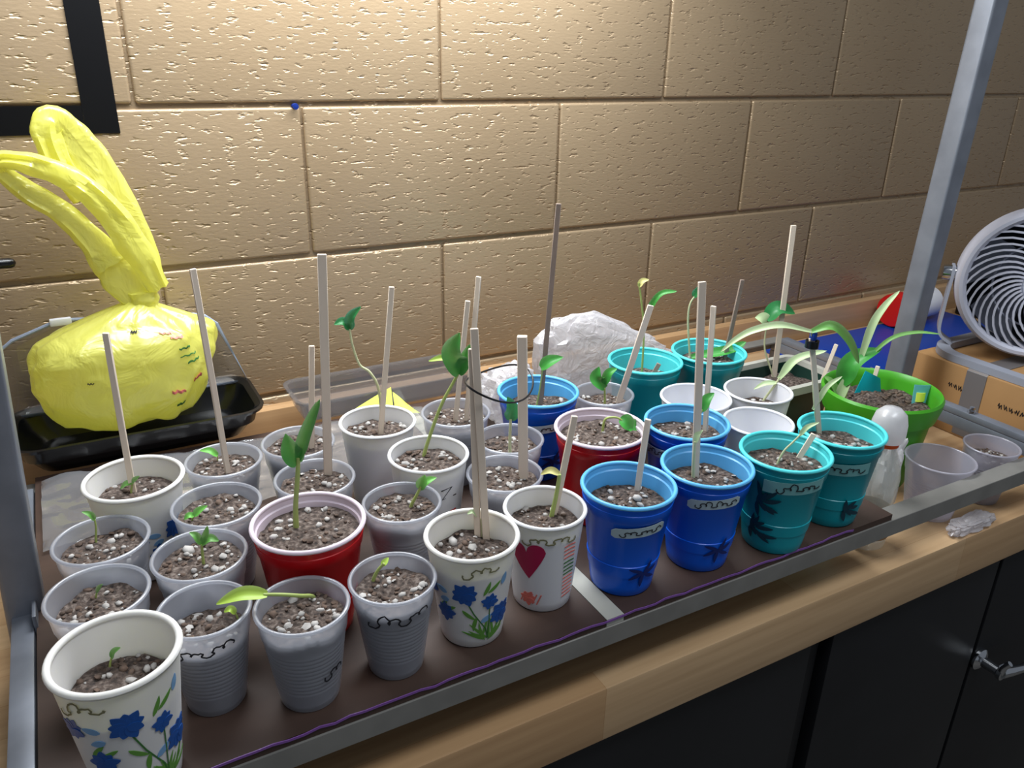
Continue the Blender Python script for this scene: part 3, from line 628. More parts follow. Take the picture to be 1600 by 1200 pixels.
class Wrap:
    """thin prints laid on the outside of a cup: (s, z) = metres to the right of the middle line, height"""
    def __init__(s, kind, R, h, phi): s.kind, s.R, s.h, s.phi = kind, R, h, phi
    def pt(s, u, z, lift=.0005):
        r = outer_r(s.kind, s.R, s.h, z)+lift; a = s.phi+u/r
        return (r*math.cos(a), r*math.sin(a), z)
    def strip(s, mb, top, bot, lift=.0005):
        V = []; n = len(top)
        for (a, b) in zip(top, bot):
            for q in (a, b): V.append(s.pt(q[0], q[1], lift))
        for (a, b) in zip(top, bot):
            for q in (a, b): V.append(s.pt(q[0], q[1], lift-.00035))
        F = []
        for i in range(n-1):
            F += [(2*i, 2*i+1, 2*i+3, 2*i+2), (2*n+2*i, 2*n+2*i+2, 2*n+2*i+3, 2*n+2*i+1),
                  (2*i, 2*i+2, 2*n+2*i+2, 2*n+2*i), (2*i+1, 2*n+2*i+1, 2*n+2*i+3, 2*i+3)]
        F += [(0, 2*n, 2*n+1, 1), (2*n-2, 2*n-1, 4*n-1, 4*n-2)]
        mb.add(V, F)
    def petal(s, mb, u, z, ang, ln, wd, lift=.0005, n=7, bend=0):
        top, bot = [], []
        for i in range(n):
            t = i/(n-1); w = wd/2*math.sin(PI*min(1, .08+t*.92))**.7 if 0 < i < n-1 else wd*.06
            a = ang+bend*t; x, y = u+ln*t*math.cos(ang+bend*t/2), z+ln*t*math.sin(ang+bend*t/2)
            top.append((x-w*math.sin(a), y+w*math.cos(a))); bot.append((x+w*math.sin(a), y-w*math.cos(a)))
        s.strip(mb, top, bot, lift)
    def flower(s, mb, u, z, rad, n=8, rot=0, lift=.0005):
        for i in range(n):
            s.petal(mb, u, z, rot+2*PI*i/n, rad*(1 if i % 2 else .86), rad*.62, lift+.00006*i)
    def heart(s, mb, u, z, w, h, lift=.0005, tilt=0):
        top, bot = [], []
        for i in range(25):
            t = -1+2*i/24
            y1 = .5*math.sqrt(max(0, 1-(abs(t)*2-1)**2))*.62+.0
            y0 = -1.0*(1-abs(t))**.85
            for lst, y in ((top, y1), (bot, y0)):
                x = t*w/2; yy = y*h*.72+h*.28
                lst.append((u+x*math.cos(tilt)-yy*math.sin(tilt), z+x*math.sin(tilt)+yy*math.cos(tilt)))
        s.strip(mb, top, bot, lift)
    def line(s, mb, pts, wd, lift=.0006):
        n = len(pts); top, bot = [], []
        for i, (x, y) in enumerate(pts):
            a, b = pts[max(0, i-1)], pts[min(n-1, i+1)]; dx, dy = b[0]-a[0], b[1]-a[1]; d = math.hypot(dx, dy) or 1
            top.append((x-dy/d*wd/2, y+dx/d*wd/2)); bot.append((x+dy/d*wd/2, y-dx/d*wd/2))
        s.strip(mb, top, bot, lift)
    def scribble(s, mb, u, z, ln, ht, rnd, wd=.0009, slope=0.0, letters=7, lift=.0009):
        # loose cursive line: loops of uneven height
        c = []; n = letters*9
        hs = [rnd.choice((.35, .4, .5, .55, 1.0)) for _ in range(letters+1)]; hs[0] = 1.0
        for q in range(n+1):
            t = q/n; k = min(letters, int(t*letters)); ph = t*letters*2*PI
            x = u+ln*(t-.5)-ln/letters*.30*math.sin(ph)+rnd.uniform(-.05, .05)*ln/letters
            c.append((x, z+slope*(x-u)+ht*(hs[k]*(.5-.5*math.cos(ph))*(1 if k % 3 else -.6)-.10+rnd.uniform(-.10, .10))))
        s.line(mb, c, wd, lift)

def build_cup(k):
    kind, x, y, D, fz, h, dep = CUPS[k]
    R = D/2; seed = k*1.37; rnd = random.Random(100+k)
    col = COLOUR.get(k)
    grp = GROUP.get(col) or KGROUP[kind]
    cup = thing(WORD[kind], (x, y, fz), LABELS[k], 'cup', grp)
    r0 = R*TAPER[kind]; th = .0011 if kind not in ('floral', 'big', 'paper') else .0013
    orr = lambda z: outer_r(kind, R, h, z)
    # outside profile
    prof = [(0, .0030), (r0*.80, .0030), (r0*.86, .0006), (r0*.96, .0004), (r0, .002)]
    if kind == 'solo':
        zs = [.10, .22, .225, .34, .345, .80, .812, .90, .905, .985]
        off = [0, 0, .0007, .0007, 0, 0, .0010, .0010, .0004, 0]
        prof += [(orr(t*h)+o, t*h) for t, o in zip(zs, off)]
    elif kind in ('grey', 'clear'):
        prof += [(orr(.10*h), .10*h), (orr(.16*h), .16*h)]
        for i in range(11):
            z = h*(.20+.045*i); prof += [(orr(z), z), (orr(z)+.0002, z+h*.014), (orr(z)+.0002, z+h*.026), (orr(z), z+h*.036)]
        prof += [(orr(.76*h)+.0008, .76*h), (orr(.98*h), .98*h)]
    else:
        prof += [(orr(t*h), t*h) for t in (.1, .3, .5, .7, .9, .985)]
    inner = [(orr(.985*h)-th, .985*h)]+[(orr(t*h)-th, t*h) for t in (.9, .8, .6, .4, .2, .06)]+[(r0*.7, .0046), (0, .0046)]
    if kind == 'solo':
        inner = [(orr(.985*h)-th, .985*h), (orr(.93*h)-th, .93*h), (orr(.92*h)-th-.0012, .92*h), (orr(.86*h)-th-.0010, .86*h)]+[(orr(t*h)-th, t*h) for t in (.7, .5, .3, .06)]+[(r0*.7, .0046), (0, .0046)]
    rm = {'grey':'frost', 'clear':'clear', 'floral':'foam', 'big':'foam', 'paper':'white_cup', 'white':'white_plastic'}
    rr = {'solo':.0021, 'grey':.0017, 'clear':.0013, 'floral':.0022, 'big':.0025, 'paper':.0019, 'white':.0018}[kind]
    if kind == 'solo':
        MB().lathe(prof, 48).build('body', col, cup)
        MB().lathe(inner, 48).build('lining', col+'_in', cup)['label'] = {'blue':'lighter blue inside', 'teal':'lighter teal inside', 'red':'white lining'}[col]  # inner wall: paler than outside on blue and teal, white on red
        rimm = col+'_in'
    else:
        MB().lathe(prof+inner, 48).build('body', rm[kind], cup); rimm = rm[kind]
    lip = [(R-rr+rr*math.cos(a), h-rr*.9+rr*math.sin(a)) for a in [2*PI*i/10 for i in range(10)]]
    MB().lathe(lip+[lip[0]], 48).build('rim', rimm if kind not in ('grey', 'clear') else rm[kind], cup)
    if k == 22:   # chipped corner of the rim
        pass
    # soil
    if k not in (32, 34, 36):
        zt = h-dep; rt = orr(zt)-th-.0010
        hg = soil_plug(cup, rt, r0-th-.0016, zt, .0056, seed)
        mb = MB(); lumps(mb, rnd, 24, rt*.93, zt, .0010, .0036, .7, hg)
        for _ in range({11:1, 14:2, 7:2, 10:2, 5:3, 22:2, 18:2}.get(k, 0)):
            lumps(mb, rnd, 1, rt*.8, zt, .0046, .0062, .6, hg)
        o = mb.build('perlite', 'perlite', cup, angle=60); o['kind'] = 'stuff'
        mb = MB(); lumps(mb, rnd, 46, rt*.94, zt, .0012, .0032, .55, hg)
        o = mb.build('soil_crumbs', 'clod', cup, angle=60); o['kind'] = 'stuff'
    # prints, stickers and handwriting
    W = Wrap(kind, R, h, camdir(x, y))
    def dec(name, m, fn, label=None):
        mb = MB(); fn(mb); o = mb.build(name, m, cup, smooth=True, angle=50)
        if label: o['label'] = label
    if k in (1, 5, 13):
        s0 = {1: .002, 5: -.002, 13: .034}[k]; ht = h*{1: 1.14, 5: 1.0, 13: .85}[k]
        dec('flower_print', 'print_blue', lambda mb: [W.flower(mb, s0-.004, .62*ht, .0125, 9, .2), W.flower(mb, s0+.018, .52*ht, .0085, 8, .5), W.flower(mb, s0-.022, .38*ht, .0105, 8, .9), W.flower(mb, s0+.030, .34*ht, .013, 9, .1), W.flower(mb, s0-.040, .6*ht, .010, 8, .4)], 'blue flower print')
        for bu, bz, ba, bl in ((-.020, .60, 2.9, .012), (-.018, .53, 3.4, .010), (.010, .30, .6, .012), (.030, .66, 1.2, .012)):
            dec('bud_print', 'print_lblue', lambda mb: W.petal(mb, s0+bu, bz*ht, ba, bl, .0056), 'light blue bud print')
        def leaves(mb):
            for i in range(11):
                W.petal(mb, s0+.016+rnd.uniform(-.006, .006), .10*ht+rnd.uniform(-.002, .002), .3+i*.24, rnd.uniform(.014, .026), .0026, .0004, bend=rnd.uniform(-.4, .4))
        dec('grass_print', 'print_green', leaves, 'green grass print')
        for a, zz, an in ((-.012, .46, 3.6), (-.006, .44, 5.4), (.012, .60, 1.0), (.016, .62, .5), (-.020, .50, 3.9), (.006, .36, 4.4)):
            dec('leaf_print', 'print_green', lambda mb: W.petal(mb, s0+a, zz*ht, an, .015, .0036, .0004, bend=.3), 'green leaf print')
        dec('stem_print', 'print_dgreen', lambda mb: [W.line(mb, [(s0-.004, .58*ht), (s0+.004, .4*ht), (s0+.014, .22*ht), (s0+.016, .1*ht)], .0011), W.line(mb, [(s0+.018, .5*ht), (s0+.017, .3*ht), (s0+.016, .12*ht)], .0009)], 'green stem print')
        if k != 13:
            dec('handwriting', 'olive_ink', lambda mb: W.scribble(mb, s0+(.010 if k == 5 else -.030), .86*h, .030, .008, rnd, .0012, .12, 4))
    if k == 6:
        dec('heart_print', 'print_crimson', lambda mb: W.heart(mb, -.014, .58*h, .036, .040, tilt=.12), 'crimson heart print')
        dec('rose_print', 'print_coral', lambda mb: [W.flower(mb, -.012, .16*h, .0085, 7, .3)]+[W.line(mb, [(-.020+i*.004, .10*h), (-.016+i*.004, .22*h)], .0012) for i in range(5)], 'coral scribble print')
        def ticks(m0, m1):
            return lambda mb: [W.line(mb, [(.020, (m0+.045*i)*h), (.027, (m0+.045*i)*h+.0012), (.033, (m0+.045*i)*h)], .0011) for i in range(m1)]
        dec('wave_print', 'print_coral', ticks(.16, 6), 'coral wavy lines'); dec('wave_print', 'print_dgreen', ticks(.43, 4), 'green wavy lines'); dec('wave_print', 'print_coral', ticks(.62, 4), 'pink wavy lines')
        dec('handwriting', 'olive_ink', lambda mb: W.scribble(mb, .006, .84*h, .050, .007, rnd, .0013, .04, 7))
    if k == 21:
        dec('heart_print', 'print_red', lambda mb: [W.heart(mb, .012, .24*h, .024, .022, tilt=-.1)], 'red heart print')
        dec('stripe_print', 'print_red', lambda mb: W.strip(mb, [(.031+.001*i, .66*h) for i in range(6)], [(.029+.001*i, .40*h) for i in range(6)]), 'red block print')
    if k == 22:
        dec('stripe_print', 'print_red', lambda mb: W.strip(mb, [(.022+.0012*i, .46*h) for i in range(8)], [(.018+.0012*i, .08*h) for i in range(8)]), 'red block print')
        dec('handwriting', 'ink', lambda mb: [W.line(mb, [(.012, .74*h), (.024, .76*h), (.013, .63*h), (.030, .64*h)], .0013)])
    if k in (7, 8, 29, 26):
        u0, z0 = {7: (.014, .74*h), 8: (.012, .80*h), 29: (-.030, .74*h), 26: (.004, .70*h)}[k]
        ln, hh = .052, .0105
        def stk(mb):
            n = 14; sl = .10
            W.strip(mb, [(u0-ln/2+ln*i/n, z0+hh/2*(1 if 0 < i < n else .55)+sl*(ln*i/n-ln/2)) for i in range(n+1)], [(u0-ln/2+ln*i/n, z0-hh/2*(1 if 0 < i < n else .55)+sl*(ln*i/n-ln/2)) for i in range(n+1)], .0016)
        dec('sticker', 'sticker', stk, 'pale sticker')
        dec('handwriting', 'ink', lambda mb: W.scribble(mb, u0+.002, z0, .040, .0050, rnd, .0008, .10, 8, .0021))
        dec('leaf_print', 'print_navy', lambda mb: [W.petal(mb, .022, .27*h, a, .016, .004, .0016, bend=.3) for a in (.2, .9, 2.6, 3.4, 5.6, 4.4)], 'dark leaf print')
    if k in (9, 10):
        u0, z0 = {9: (.016, .80*h), 10: (.006, .72*h)}[k]; ln, hh = .064, .014
        dec('tape_label', 'teal_sticker', lambda mb: W.strip(mb, [(u0-ln/2+ln*i/16, z0+hh/2+.06*(ln*i/16-ln/2)) for i in range(17)], [(u0-ln/2+ln*i/16, z0-hh/2+.06*(ln*i/16-ln/2)) for i in range(17)], .0016), 'pale tape label')
        dec('handwriting', 'ink', lambda mb: W.scribble(mb, u0+.004, z0, .044, .0075, rnd, .0010, .06, 7, .0022))
        def fern(mb):
            if 1:
                for i in range(n):
                    W.petal(mb, bu-.004*math.cos(i), bz+.004*math.sin(i*1.7), -1.5+i*.42, .021*sc*rnd.uniform(.7, 1.15), .0048, .0016+.00005*i, bend=rnd.uniform(-.4, .4))
        for bu, bz, n, sc in (((-.016, .58*h, 9, 1.0), (-.020, .26*h, 8, .9)) if k == 9 else ((.022, .24*h, 8, .7), )):
            dec('leaf_print', 'print_dark', fern, 'dark leaf print')
    if k in (2, 3, 4):
        u0, z0, ln = {2: (-.006, .80*h, .046), 3: (.020, .42*h, .016), 4: (.004, .78*h, .050)}[k]
        dec('handwriting', 'ink', lambda mb: W.scribble(mb, u0, z0, ln, .008, rnd, .0013, .10, 6 if k != 3 else 3, .0015))
    return cup
for k in CUPS: build_cup(k)

# ================================================================== STAKES
STAKE_LABEL = {
 (13,0):'tan wooden stake in the white cup in front of the yellow bag',
 (17,0):'tan wooden stake leaning left in the grey cup by the black tray corner',
 (18,0):'short thin stake in the back grey cup, behind the widest pale stake',
 (19,0):'tall wide pale stake in the grey cup behind the front red cup',
 (21,0):'tall thin stake in the red heart cup by the yellow note',
 (23,0):'shorter of two thin stakes in the back grey cup right of the yellow note',
 (23,1):'taller of two thin stakes in the back grey cup right of the yellow note',
 (5,0):'taller pale stake in the second blue-flowered cup',
 (5,1):'shorter pale stake in the second blue-flowered cup',
 (25,0):'square pale stake held by the black wire loop, right end of it',
 (26,0):'very tall grey weathered stake in the back blue cup',
 (28,0):'pale stake leaning right in the grey cup between back blue and teal cups',
 (8,0):'long pale stake standing in the front blue cup beside the teal one',
 (29,0):'thin stake in the second-row blue cup',
 (31,0):'grey thin stake in the rearmost teal cup',
 (38,0):'tallest white stake at the back, standing in the dark green planter',
 (10,0):'pale stake with a blue clip in the rightmost teal cup',
 (38,1):'short thin stake at the right end of the dark green planter',
 (35,0):'short craft stick in the bright green pot',
 (7,0):'thin pale stake in the front blue cup with the sticker',
 (9,0):'short thin stick in the front-row teal cup',
 (6,0):'thin stake in the crimson heart cup, in front of a red cup',
 (30,0):'short dark stick in the back teal cup beside the clear bag',
}
cnt = {}
STK = {}
for k, b, t in STAKES:
    i = cnt.get(k, 0); cnt[k] = i+1
    b, t = Vector(b), Vector(t)
    d = (t-b).normalized(); b = b-d*.030
    wd = {(19,0):.0085, (25,0):.0095, (38,0):.0085, (5,0):.0065, (8,0):.0075, (28,0):.0075}.get((k, i), .0058)
    thk = .0070 if (k, i) == (25, 0) else .0030
    face = Vector((CAM_LOC.x-b.x, CAM_LOC.y-b.y, 0)).normalized()
    ang = random.Random(k*7+i).uniform(-.5, .5)
    nrm = Matrix.Rotation(ang, 3, 'Z') @ face
    o = MB().band([b-b, (t-b)*.5+nrm*.0008, t-b], wd, thk, tuple(nrm)).build('wooden_stake', 'stake_grey' if (k, i) in ((26,0), (31,0), (30,0)) else 'stake', bevel=.0005, bseg=1)
    o.location = b
    tag(o, STAKE_LABEL[(k, i)], 'stake', 'wooden plant stakes')
    STK[(k, i)] = (b, t)

# ================================================================== SEEDLINGS
PLANT_LABEL = {
 13:'tiny seedling beside the tan stake in the white cup by the bag', 17:'tiny bright seedling in the grey cup by the black tray corner',
 12:'tiny seedling in the grey cup in front of the back-left white cup', 14:'small feathery seedling in the grey cup left of the front red cup',
 15:'small bright two-leaf sprout in the grey cup behind the feathery seedling', 11:'tiny sprout in the grey cup behind the nearest floral cup',
 1:'tiny sprout in the nearest floral cup at the bottom left', 3:'lime seedling with a pale stem lying across two grey cups',
 2:'tiny curled sprout in the grey cup with dark writing', 4:'hooked yellow-green sprout in the grey cup left of the blue-flowered cup',
 16:'tall dark green corn-like seedling in the front red cup', 20:'small bright sprout in the grey cup right of the front red cup',
 21:'bent squash seedling leaning left above the yellow note', 22:'large round-leaved seedling in the letter Z cup',
 5:'pale thin sprout at the stakes in the second blue-flowered cup', 6:'sprout still wearing its seed hull in the crimson heart cup',
 24:'dark-leaved seedling in the grey cup in front of the back blue cup', 26:'thin seedling with one round leaf above the back blue cup',
 28:'small seedling with folded leaves in the grey cup beside the back teal cup', 27:'two-leaved seedling drooping over the right rim of the back red cup',
 29:'single-leaf seedling in the second-row blue cup', 8:'pale stem at the long stake in the front blue cup',
 30:'tall pale seedling with a seed hull in the back teal cup by the bag', 31:'pale seedling in the rearmost teal cup',
 9:'pale bent stem in the front-row teal cup', 10:'pale plant with long arching leaves clipped to the blue-clip stake',
 33:'whitish arching shoot in the white cup in front of the planter', 38:'dark-leaved seedling in the dark green planter',
 35:'long-bladed green plant in the bright green pot',
}
TONES = {'mid':('l_mid','stem'), 'bright':('l_bright','stem'), 'lime':('l_lime','stem'), 'leaf':('l_leaf','stem'), 'deep':('l_deep','stem_pale'), 'pale':('l_pale','stem_pale'), 'hull':('l_hull','stem'), 'blade':('l_blade','stem')}
LEAFTONE = {(30,1):'l_leaf', (31,1):'l_leaf', (22,1):'l_lime', (38,0):'l_pale', (35,0):'l_leaf', (10,1):'l_mid', (35,3):'l_pale', (35,1):'l_pale'}
def leaf_mesh(pts, wd, base, seed):
    rnd = random.Random(seed)
    path = spline(pts, 7); n = len(path); L = sum((path[i+1]-path[i]).length for i in range(n-1))
    blade = L > 5*wd
    mid = path[n//2]; vd = (CAM_LOC-mid).normalized()
    mb = MB(); V = []; F = []; th = .00035
    for i, p in enumerate(path):
        s = i/(n-1)
        t = (path[min(i+1, n-1)]-path[max(i-1, 0)]).normalized()
        nn = (vd*.75+Vector((0, 0, .55))); nn = (nn-t*nn.dot(t)).normalized(); w = t.cross(nn)
        if blade: half = wd/2*(min(1, .45+s*2)*(1-s**3)**.6+.02)
        else: half = wd/2*(math.sin(PI*min(1, s*.94+.06)**.8)**.75 if s < 1 else .03)+.0003
        lift = nn*(.12*wd*math.sin(PI*s))
        for a in (-1, -.5, 0, .5, 1):
            fold = nn*(abs(a)**1.5*half*.42)
            V.append(p+w*a*half+fold+lift-base)
        for a in (-1, -.5, 0, .5, 1):
            fold = nn*(abs(a)**1.5*half*.42-th*(1-abs(a))-.0001)
            V.append(p+w*a*half+fold+lift-base)
    for i in range(n-1):
        a, b = i*10, (i+1)*10
        for j in range(4):
            F.append((a+j, a+j+1, b+j+1, b+j)); F.append((a+5+j, b+5+j, b+6+j, a+6+j))
        F.append((a, b, b+5, a+5)); F.append((a+4, a+9, b+9, b+4))
    F.append((0, 5, 6, 7, 8, 9, 4, 3, 2, 1)); e = (n-1)*10; F.append((e, e+1, e+2, e+3, e+4, e+9, e+8, e+7, e+6, e+5))
    return mb.add(V, F)
for k, stm, rad, leaves, tone in PLANTS:
    base = Vector(stm[0])
    pl = thing('seedling' if k not in (35,) else 'potted_plant', base, PLANT_LABEL[k], 'seedling' if k != 35 else 'plant', 'seedlings in the cups' if k != 35 else None)
    lm, sm = TONES[tone]
    pts = spline([base-Vector((0, 0, .012))]+[Vector(q) for q in stm], 5)
    n = len(pts)
    MB().tube([q-base for q in pts], [rad*(1.1-.35*i/(n-1)) for i in range(n)], 10).build('stem', sm, pl, angle=60)
    for i, (lp, wd) in enumerate(leaves):
        name = 'seed_hull' if tone == 'hull' and i == 0 else 'leaf'
        leaf_mesh([Vector(q) for q in lp], wd*1.12, base, k*11+i).build(name, LEAFTONE.get((k, i), lm), pl, angle=70)

# wire loop tied round the stakes, and the blue clip on the stake of the rightmost teal cup
def stake_at(key, z):
    b, t = STK[key]; return b+(t-b)*((z-b.z)/(t.z-b.z))
A, B = stake_at((5, 0), 1.222), stake_at((25, 0), 1.190)
d = (B-A); d.z = 0; d.normalize(); sd = Vector((-d.y, d.x, 0))
loop = []
for i in range(40):
    a = 2*PI*i/40; u = .5+.5*math.cos(a)
    c = A.lerp(B, u); off = sd*math.sin(a)*(.020)+d*math.cos(a)*.010
    loop.append(c+off+Vector((0, 0, .010*math.sin(a)-.008*math.sin(a)**2)))
o = MB().tube([q-A for q in loop], .0009, 6, closed=True).build('wire_loop', 'black_wire'); o.location = A
tag(o, 'thin black wire loop tying two stakes together', 'wire')
q = stake_at((10, 0), 1.190)
cl = thing('plant_clip', q, 'small blue and black plant clip on the rightmost teal cup stake', 'clip')
MB().lathe([(.0050, -.004), (.0072, -.004), (.0072, .004), (.0050, .004), (.0050, -.004)], 18).build('clip_ring', 'black_plastic', cl)
MB().box((-.003, -.003, .0042), (.003, .003, .013)).build('clip_tab', 'blue_sheet', cl, bevel=.001)

# ================================================================== YELLOW BAG AND BLACK TRAY
tr = thing('food_tray', (-.055, -.082, SH), 'black plastic tray with clear lid open against the wall, under the yellow bag', 'tray')
def rrect(w, d, r, n=6):
    P = []
    for cx, cy, a0 in ((w/2-r, d/2-r, 0), (-w/2+r, d/2-r, PI/2), (-w/2+r, -d/2+r, PI), (w/2-r, -d/2+r, 3*PI/2)):
        for i in range(n+1):
            a = a0+PI/2*i/n; P.append((cx+r*math.cos(a), cy+r*math.sin(a)))
    return P
def loft(sections, cap0=True, cap1=False):
    b = MB(); n = len(sections[0])
    for s in sections: b.v += [tuple(p) for p in s]
    for i in range(len(sections)-1):
        for j in range(n):
            k = (j+1) % n; b.f.append((i*n+j, i*n+k, (i+1)*n+k, (i+1)*n+j))
    if cap0: b.f.append(tuple(range(n))[::-1])
    if cap1: e = (len(sections)-1)*n; b.f.append(tuple(e+j for j in range(n)))
    return b
def ring(w, d, r, z): return [(x, y, z) for x, y in rrect(w, d, r)]
loft([ring(.235, .095, .022, .0004), ring(.262, .112, .026, .018), ring(.268, .118, .026, .0185), ring(.276, .124, .028, .034), ring(.290, .138, .032, .036), ring(.292, .140, .032, .040), ring(.284, .132, .030, .0405),
      ring(.270, .118, .026, .036), ring(.258, .108, .024, .018), ring(.230, .090, .020, .0030)], True, True).build('tray_base', 'black_plastic', tr, angle=30)
# open lid leaning on the wall: shallow clear dome with a rolled edge
LID = [(-.196, .036), (-.192, .126), (-.178, .136), (-.132, .152), (-.118, .154), (.030, .141), (.044, .137), (.058, .124), (.090, .036)]
def lid_ring(k, y):
    cx, cz = -.052, .085
    return [(cx+(x-cx)*k+.055, y, cz+(z-cz)*k) for x, z in LID]
lsec = [lid_ring(1, .052), lid_ring(.975, .054), lid_ring(.90, .066), lid_ring(.88, .068)]
loft(lsec, False, True).build('clear_lid', 'dome', tr, angle=50)
MB().tube(lsec[0], .0024, 8, closed=True).build('lid_edge', 'dome_edge', tr)
MB().box((-.080, .045, .149), (-.056, .053, .158)).build('lid_tab', 'white_plastic', tr, bevel=.002)

bg = thing('plastic_bag', (-.066, -.088, 1.0412), 'knotted translucent yellow plastic bag sitting in the black tray', 'bag')
def bag_pt(th, t):
    # t 0 bottom .. 1 neck ; fullness profile with gathered folds towards the neck
    z = .143*(.75*t+.25*math.sin(PI/2*t))
    rx = .105*(math.sin(PI*min(1, .20+t*.68))**.6)
    if t > .66: rx *= 1-.80*((t-.66)/.34)**1.45
    ry = rx*.56 if t < .8 else rx*(.56+.30*(t-.8)/.2)
    fold = 0.055*math.sin(th*9+2.2*math.sin(th*2))*max(0, (t-.35)/.65)**.8 + .03*math.sin(th*17+1.3)*max(0, (t-.55)/.45)
    cr = .070*noise.noise(Vector((math.cos(th)*2.2, math.sin(th)*2.2, t*4.2)))+.040*noise.noise(Vector((math.cos(th)*5+4, math.sin(th)*5, t*8)))
    k = 1+fold+cr
    sag = -.010*(math.cos(th)**2)*(1-t)
    shift = .028*t**2
    return (rx*k*math.cos(th)+shift, ry*k*math.sin(th), z+sag*.0+.008*noise.noise(Vector((math.cos(th)*2, math.sin(th)*2, 7)))*(1-t))
b = MB(); NT, NV = 96, 44
for i in range(NV+1):
    for j in range(NT): b.v.append(bag_pt(2*PI*j/NT, i/NV))
for i in range(NV):
    for j in range(NT):
        k = (j+1) % NT; b.f.append((i*NT+j, i*NT+k, (i+1)*NT+k, (i+1)*NT+j))
b.f.append(tuple(range(NT))[::-1]); b.f.append(tuple(NV*NT+j for j in range(NT)))
b.build('bag_body', 'yellow_bag', bg, angle=80)
def crumple_band(pts, widths, thick, seed, nseg=9, ns=14):
    """flattened, softly pleated tube of film"""
    path = spline(pts, 7); n = len(path); mb = MB(); V = []
    ws = spline([(w, 0, 0) for w in widths], 7)
    for i, p in enumerate(path):
        t = (path[min(i+1, n-1)]-path[max(i-1, 0)]).normalized()
        nn = Vector((0, -1, .15)); nn = (nn-t*nn.dot(t)).normalized(); w = t.cross(nn)
        wd = ws[min(i, len(ws)-1)].x
        for j in range(ns):
            a = 2*PI*j/ns; cx, cz = math.cos(a), math.sin(a)
            pl = .0035*math.sin(cx*7+seed)+.004*noise.noise(Vector((cx*3+seed, i*.22, cz)))
            V.append(p+w*cx*wd/2*(1+.12*noise.noise(Vector((i*.3, seed, cx))))+nn*(cz*thick/2+pl*(1-abs(cx)*.3)))
    F = []
    for i in range(n-1):
        for j in range(ns):
            k = (j+1) % ns; F.append((i*ns+j, i*ns+k, (i+1)*ns+k, (i+1)*ns+j))
    F.append(tuple(range(ns))[::-1]); F.append(tuple((n-1)*ns+j for j in range(ns)))
    return mb.add(V, F)
G = lambda x, z, y=0: Vector((x+.066, y, z-1.0412))
crumple_band([G(-.034, 1.158), G(-.032, 1.172), G(-.030, 1.184), G(-.030, 1.196)], [.052, .040, .034, .040], .030, 5).build('knot', 'yellow_bag', bg, angle=80)
crumple_band([G(-.034, 1.186), G(-.044, 1.218, .004), G(-.052, 1.245, .006)], [.040, .062, .058], .018, 2).build('gathered_neck', 'yellow_bag', bg, angle=80)
# rear handle loop (upright) and front handle loop (drooping to the left)
crumple_band([G(-.014, 1.196, .012), G(-.026, 1.252, .014), G(-.050, 1.318, .016), G(-.074, 1.366, .016), G(-.090, 1.392, .012), G(-.098, 1.380, .008), G(-.092, 1.345, .006), G(-.074, 1.308, .008)], [.028, .038, .047, .047, .034, .030, .028, .024], .011, 9).build('handle_loop', 'yellow_bag', bg, angle=80)
crumple_band([G(-.012, 1.200, -.012), G(-.030, 1.250, -.016), G(-.054, 1.300, -.020), G(-.082, 1.332, -.022), G(-.115, 1.350, -.022), G(-.143, 1.356, -.020), G(-.147, 1.345, -.014), G(-.128, 1.322, -.010), G(-.100, 1.298, -.008), G(-.078, 1.268, -.006), G(-.058, 1.232, -.004)], [.026, .034, .031, .027, .024, .019, .018, .024, .026, .030, .042], .009, 4).build('handle_loop', 'yellow_bag', bg, angle=80)
# printing on the right side of the bag
def bag_strip(th0, th1, t, wd, wav, seed):
    rnd2 = random.Random(seed); top, bot = [], []; mb = MB(); V = []; n = 9
    for i in range(n):
        th = th0+(th1-th0)*i/(n-1); tt = t+wav*math.sin(i*1.9+seed)
        for s in (1, -1):
            p = Vector(bag_pt(th, tt+s*wd*(.5+.5*rnd2.random()))); q = Vector((math.cos(th), math.sin(th)*1.4, .1)).normalized()
            V += [p+q*.0016, p+q*.0008]
    F = []
    for i in range(n-1):
        a, c = i*4, i*4+4
        F += [(a, a+2, c+2, c), (a+1, c+1, c+3, a+3), (a, c, c+1, a+1), (a+2, a+3, c+3, c+2)]
    return mb.add(V, F)
for i, (t0, t1, tt, wd, m) in enumerate([(-1.05, -.86, .60, .010, 'print_dgreen'), (-1.02, -.78, .53, .007, 'print_dgreen'), (-.92, -.72, .47, .009, 'print_dgreen'), (-1.12, -.96, .70, .008, 'print_coral'), (-1.22, -1.08, .74, .007, 'print_coral'), (-1.10, -.92, .24, .016, 'print_coral'), (-.80, -.62, .30, .020, 'print_coral'), (-1.0, -.84, .13, .012, 'print_dgreen'), (-1.62, -1.52, .78, .010, 'ink'), (-2.02, -1.95, .42, .006, 'ink')]):
    bag_strip(t0, t1, tt, wd, .006, i+3).build('bag_print', m, bg, angle=80)

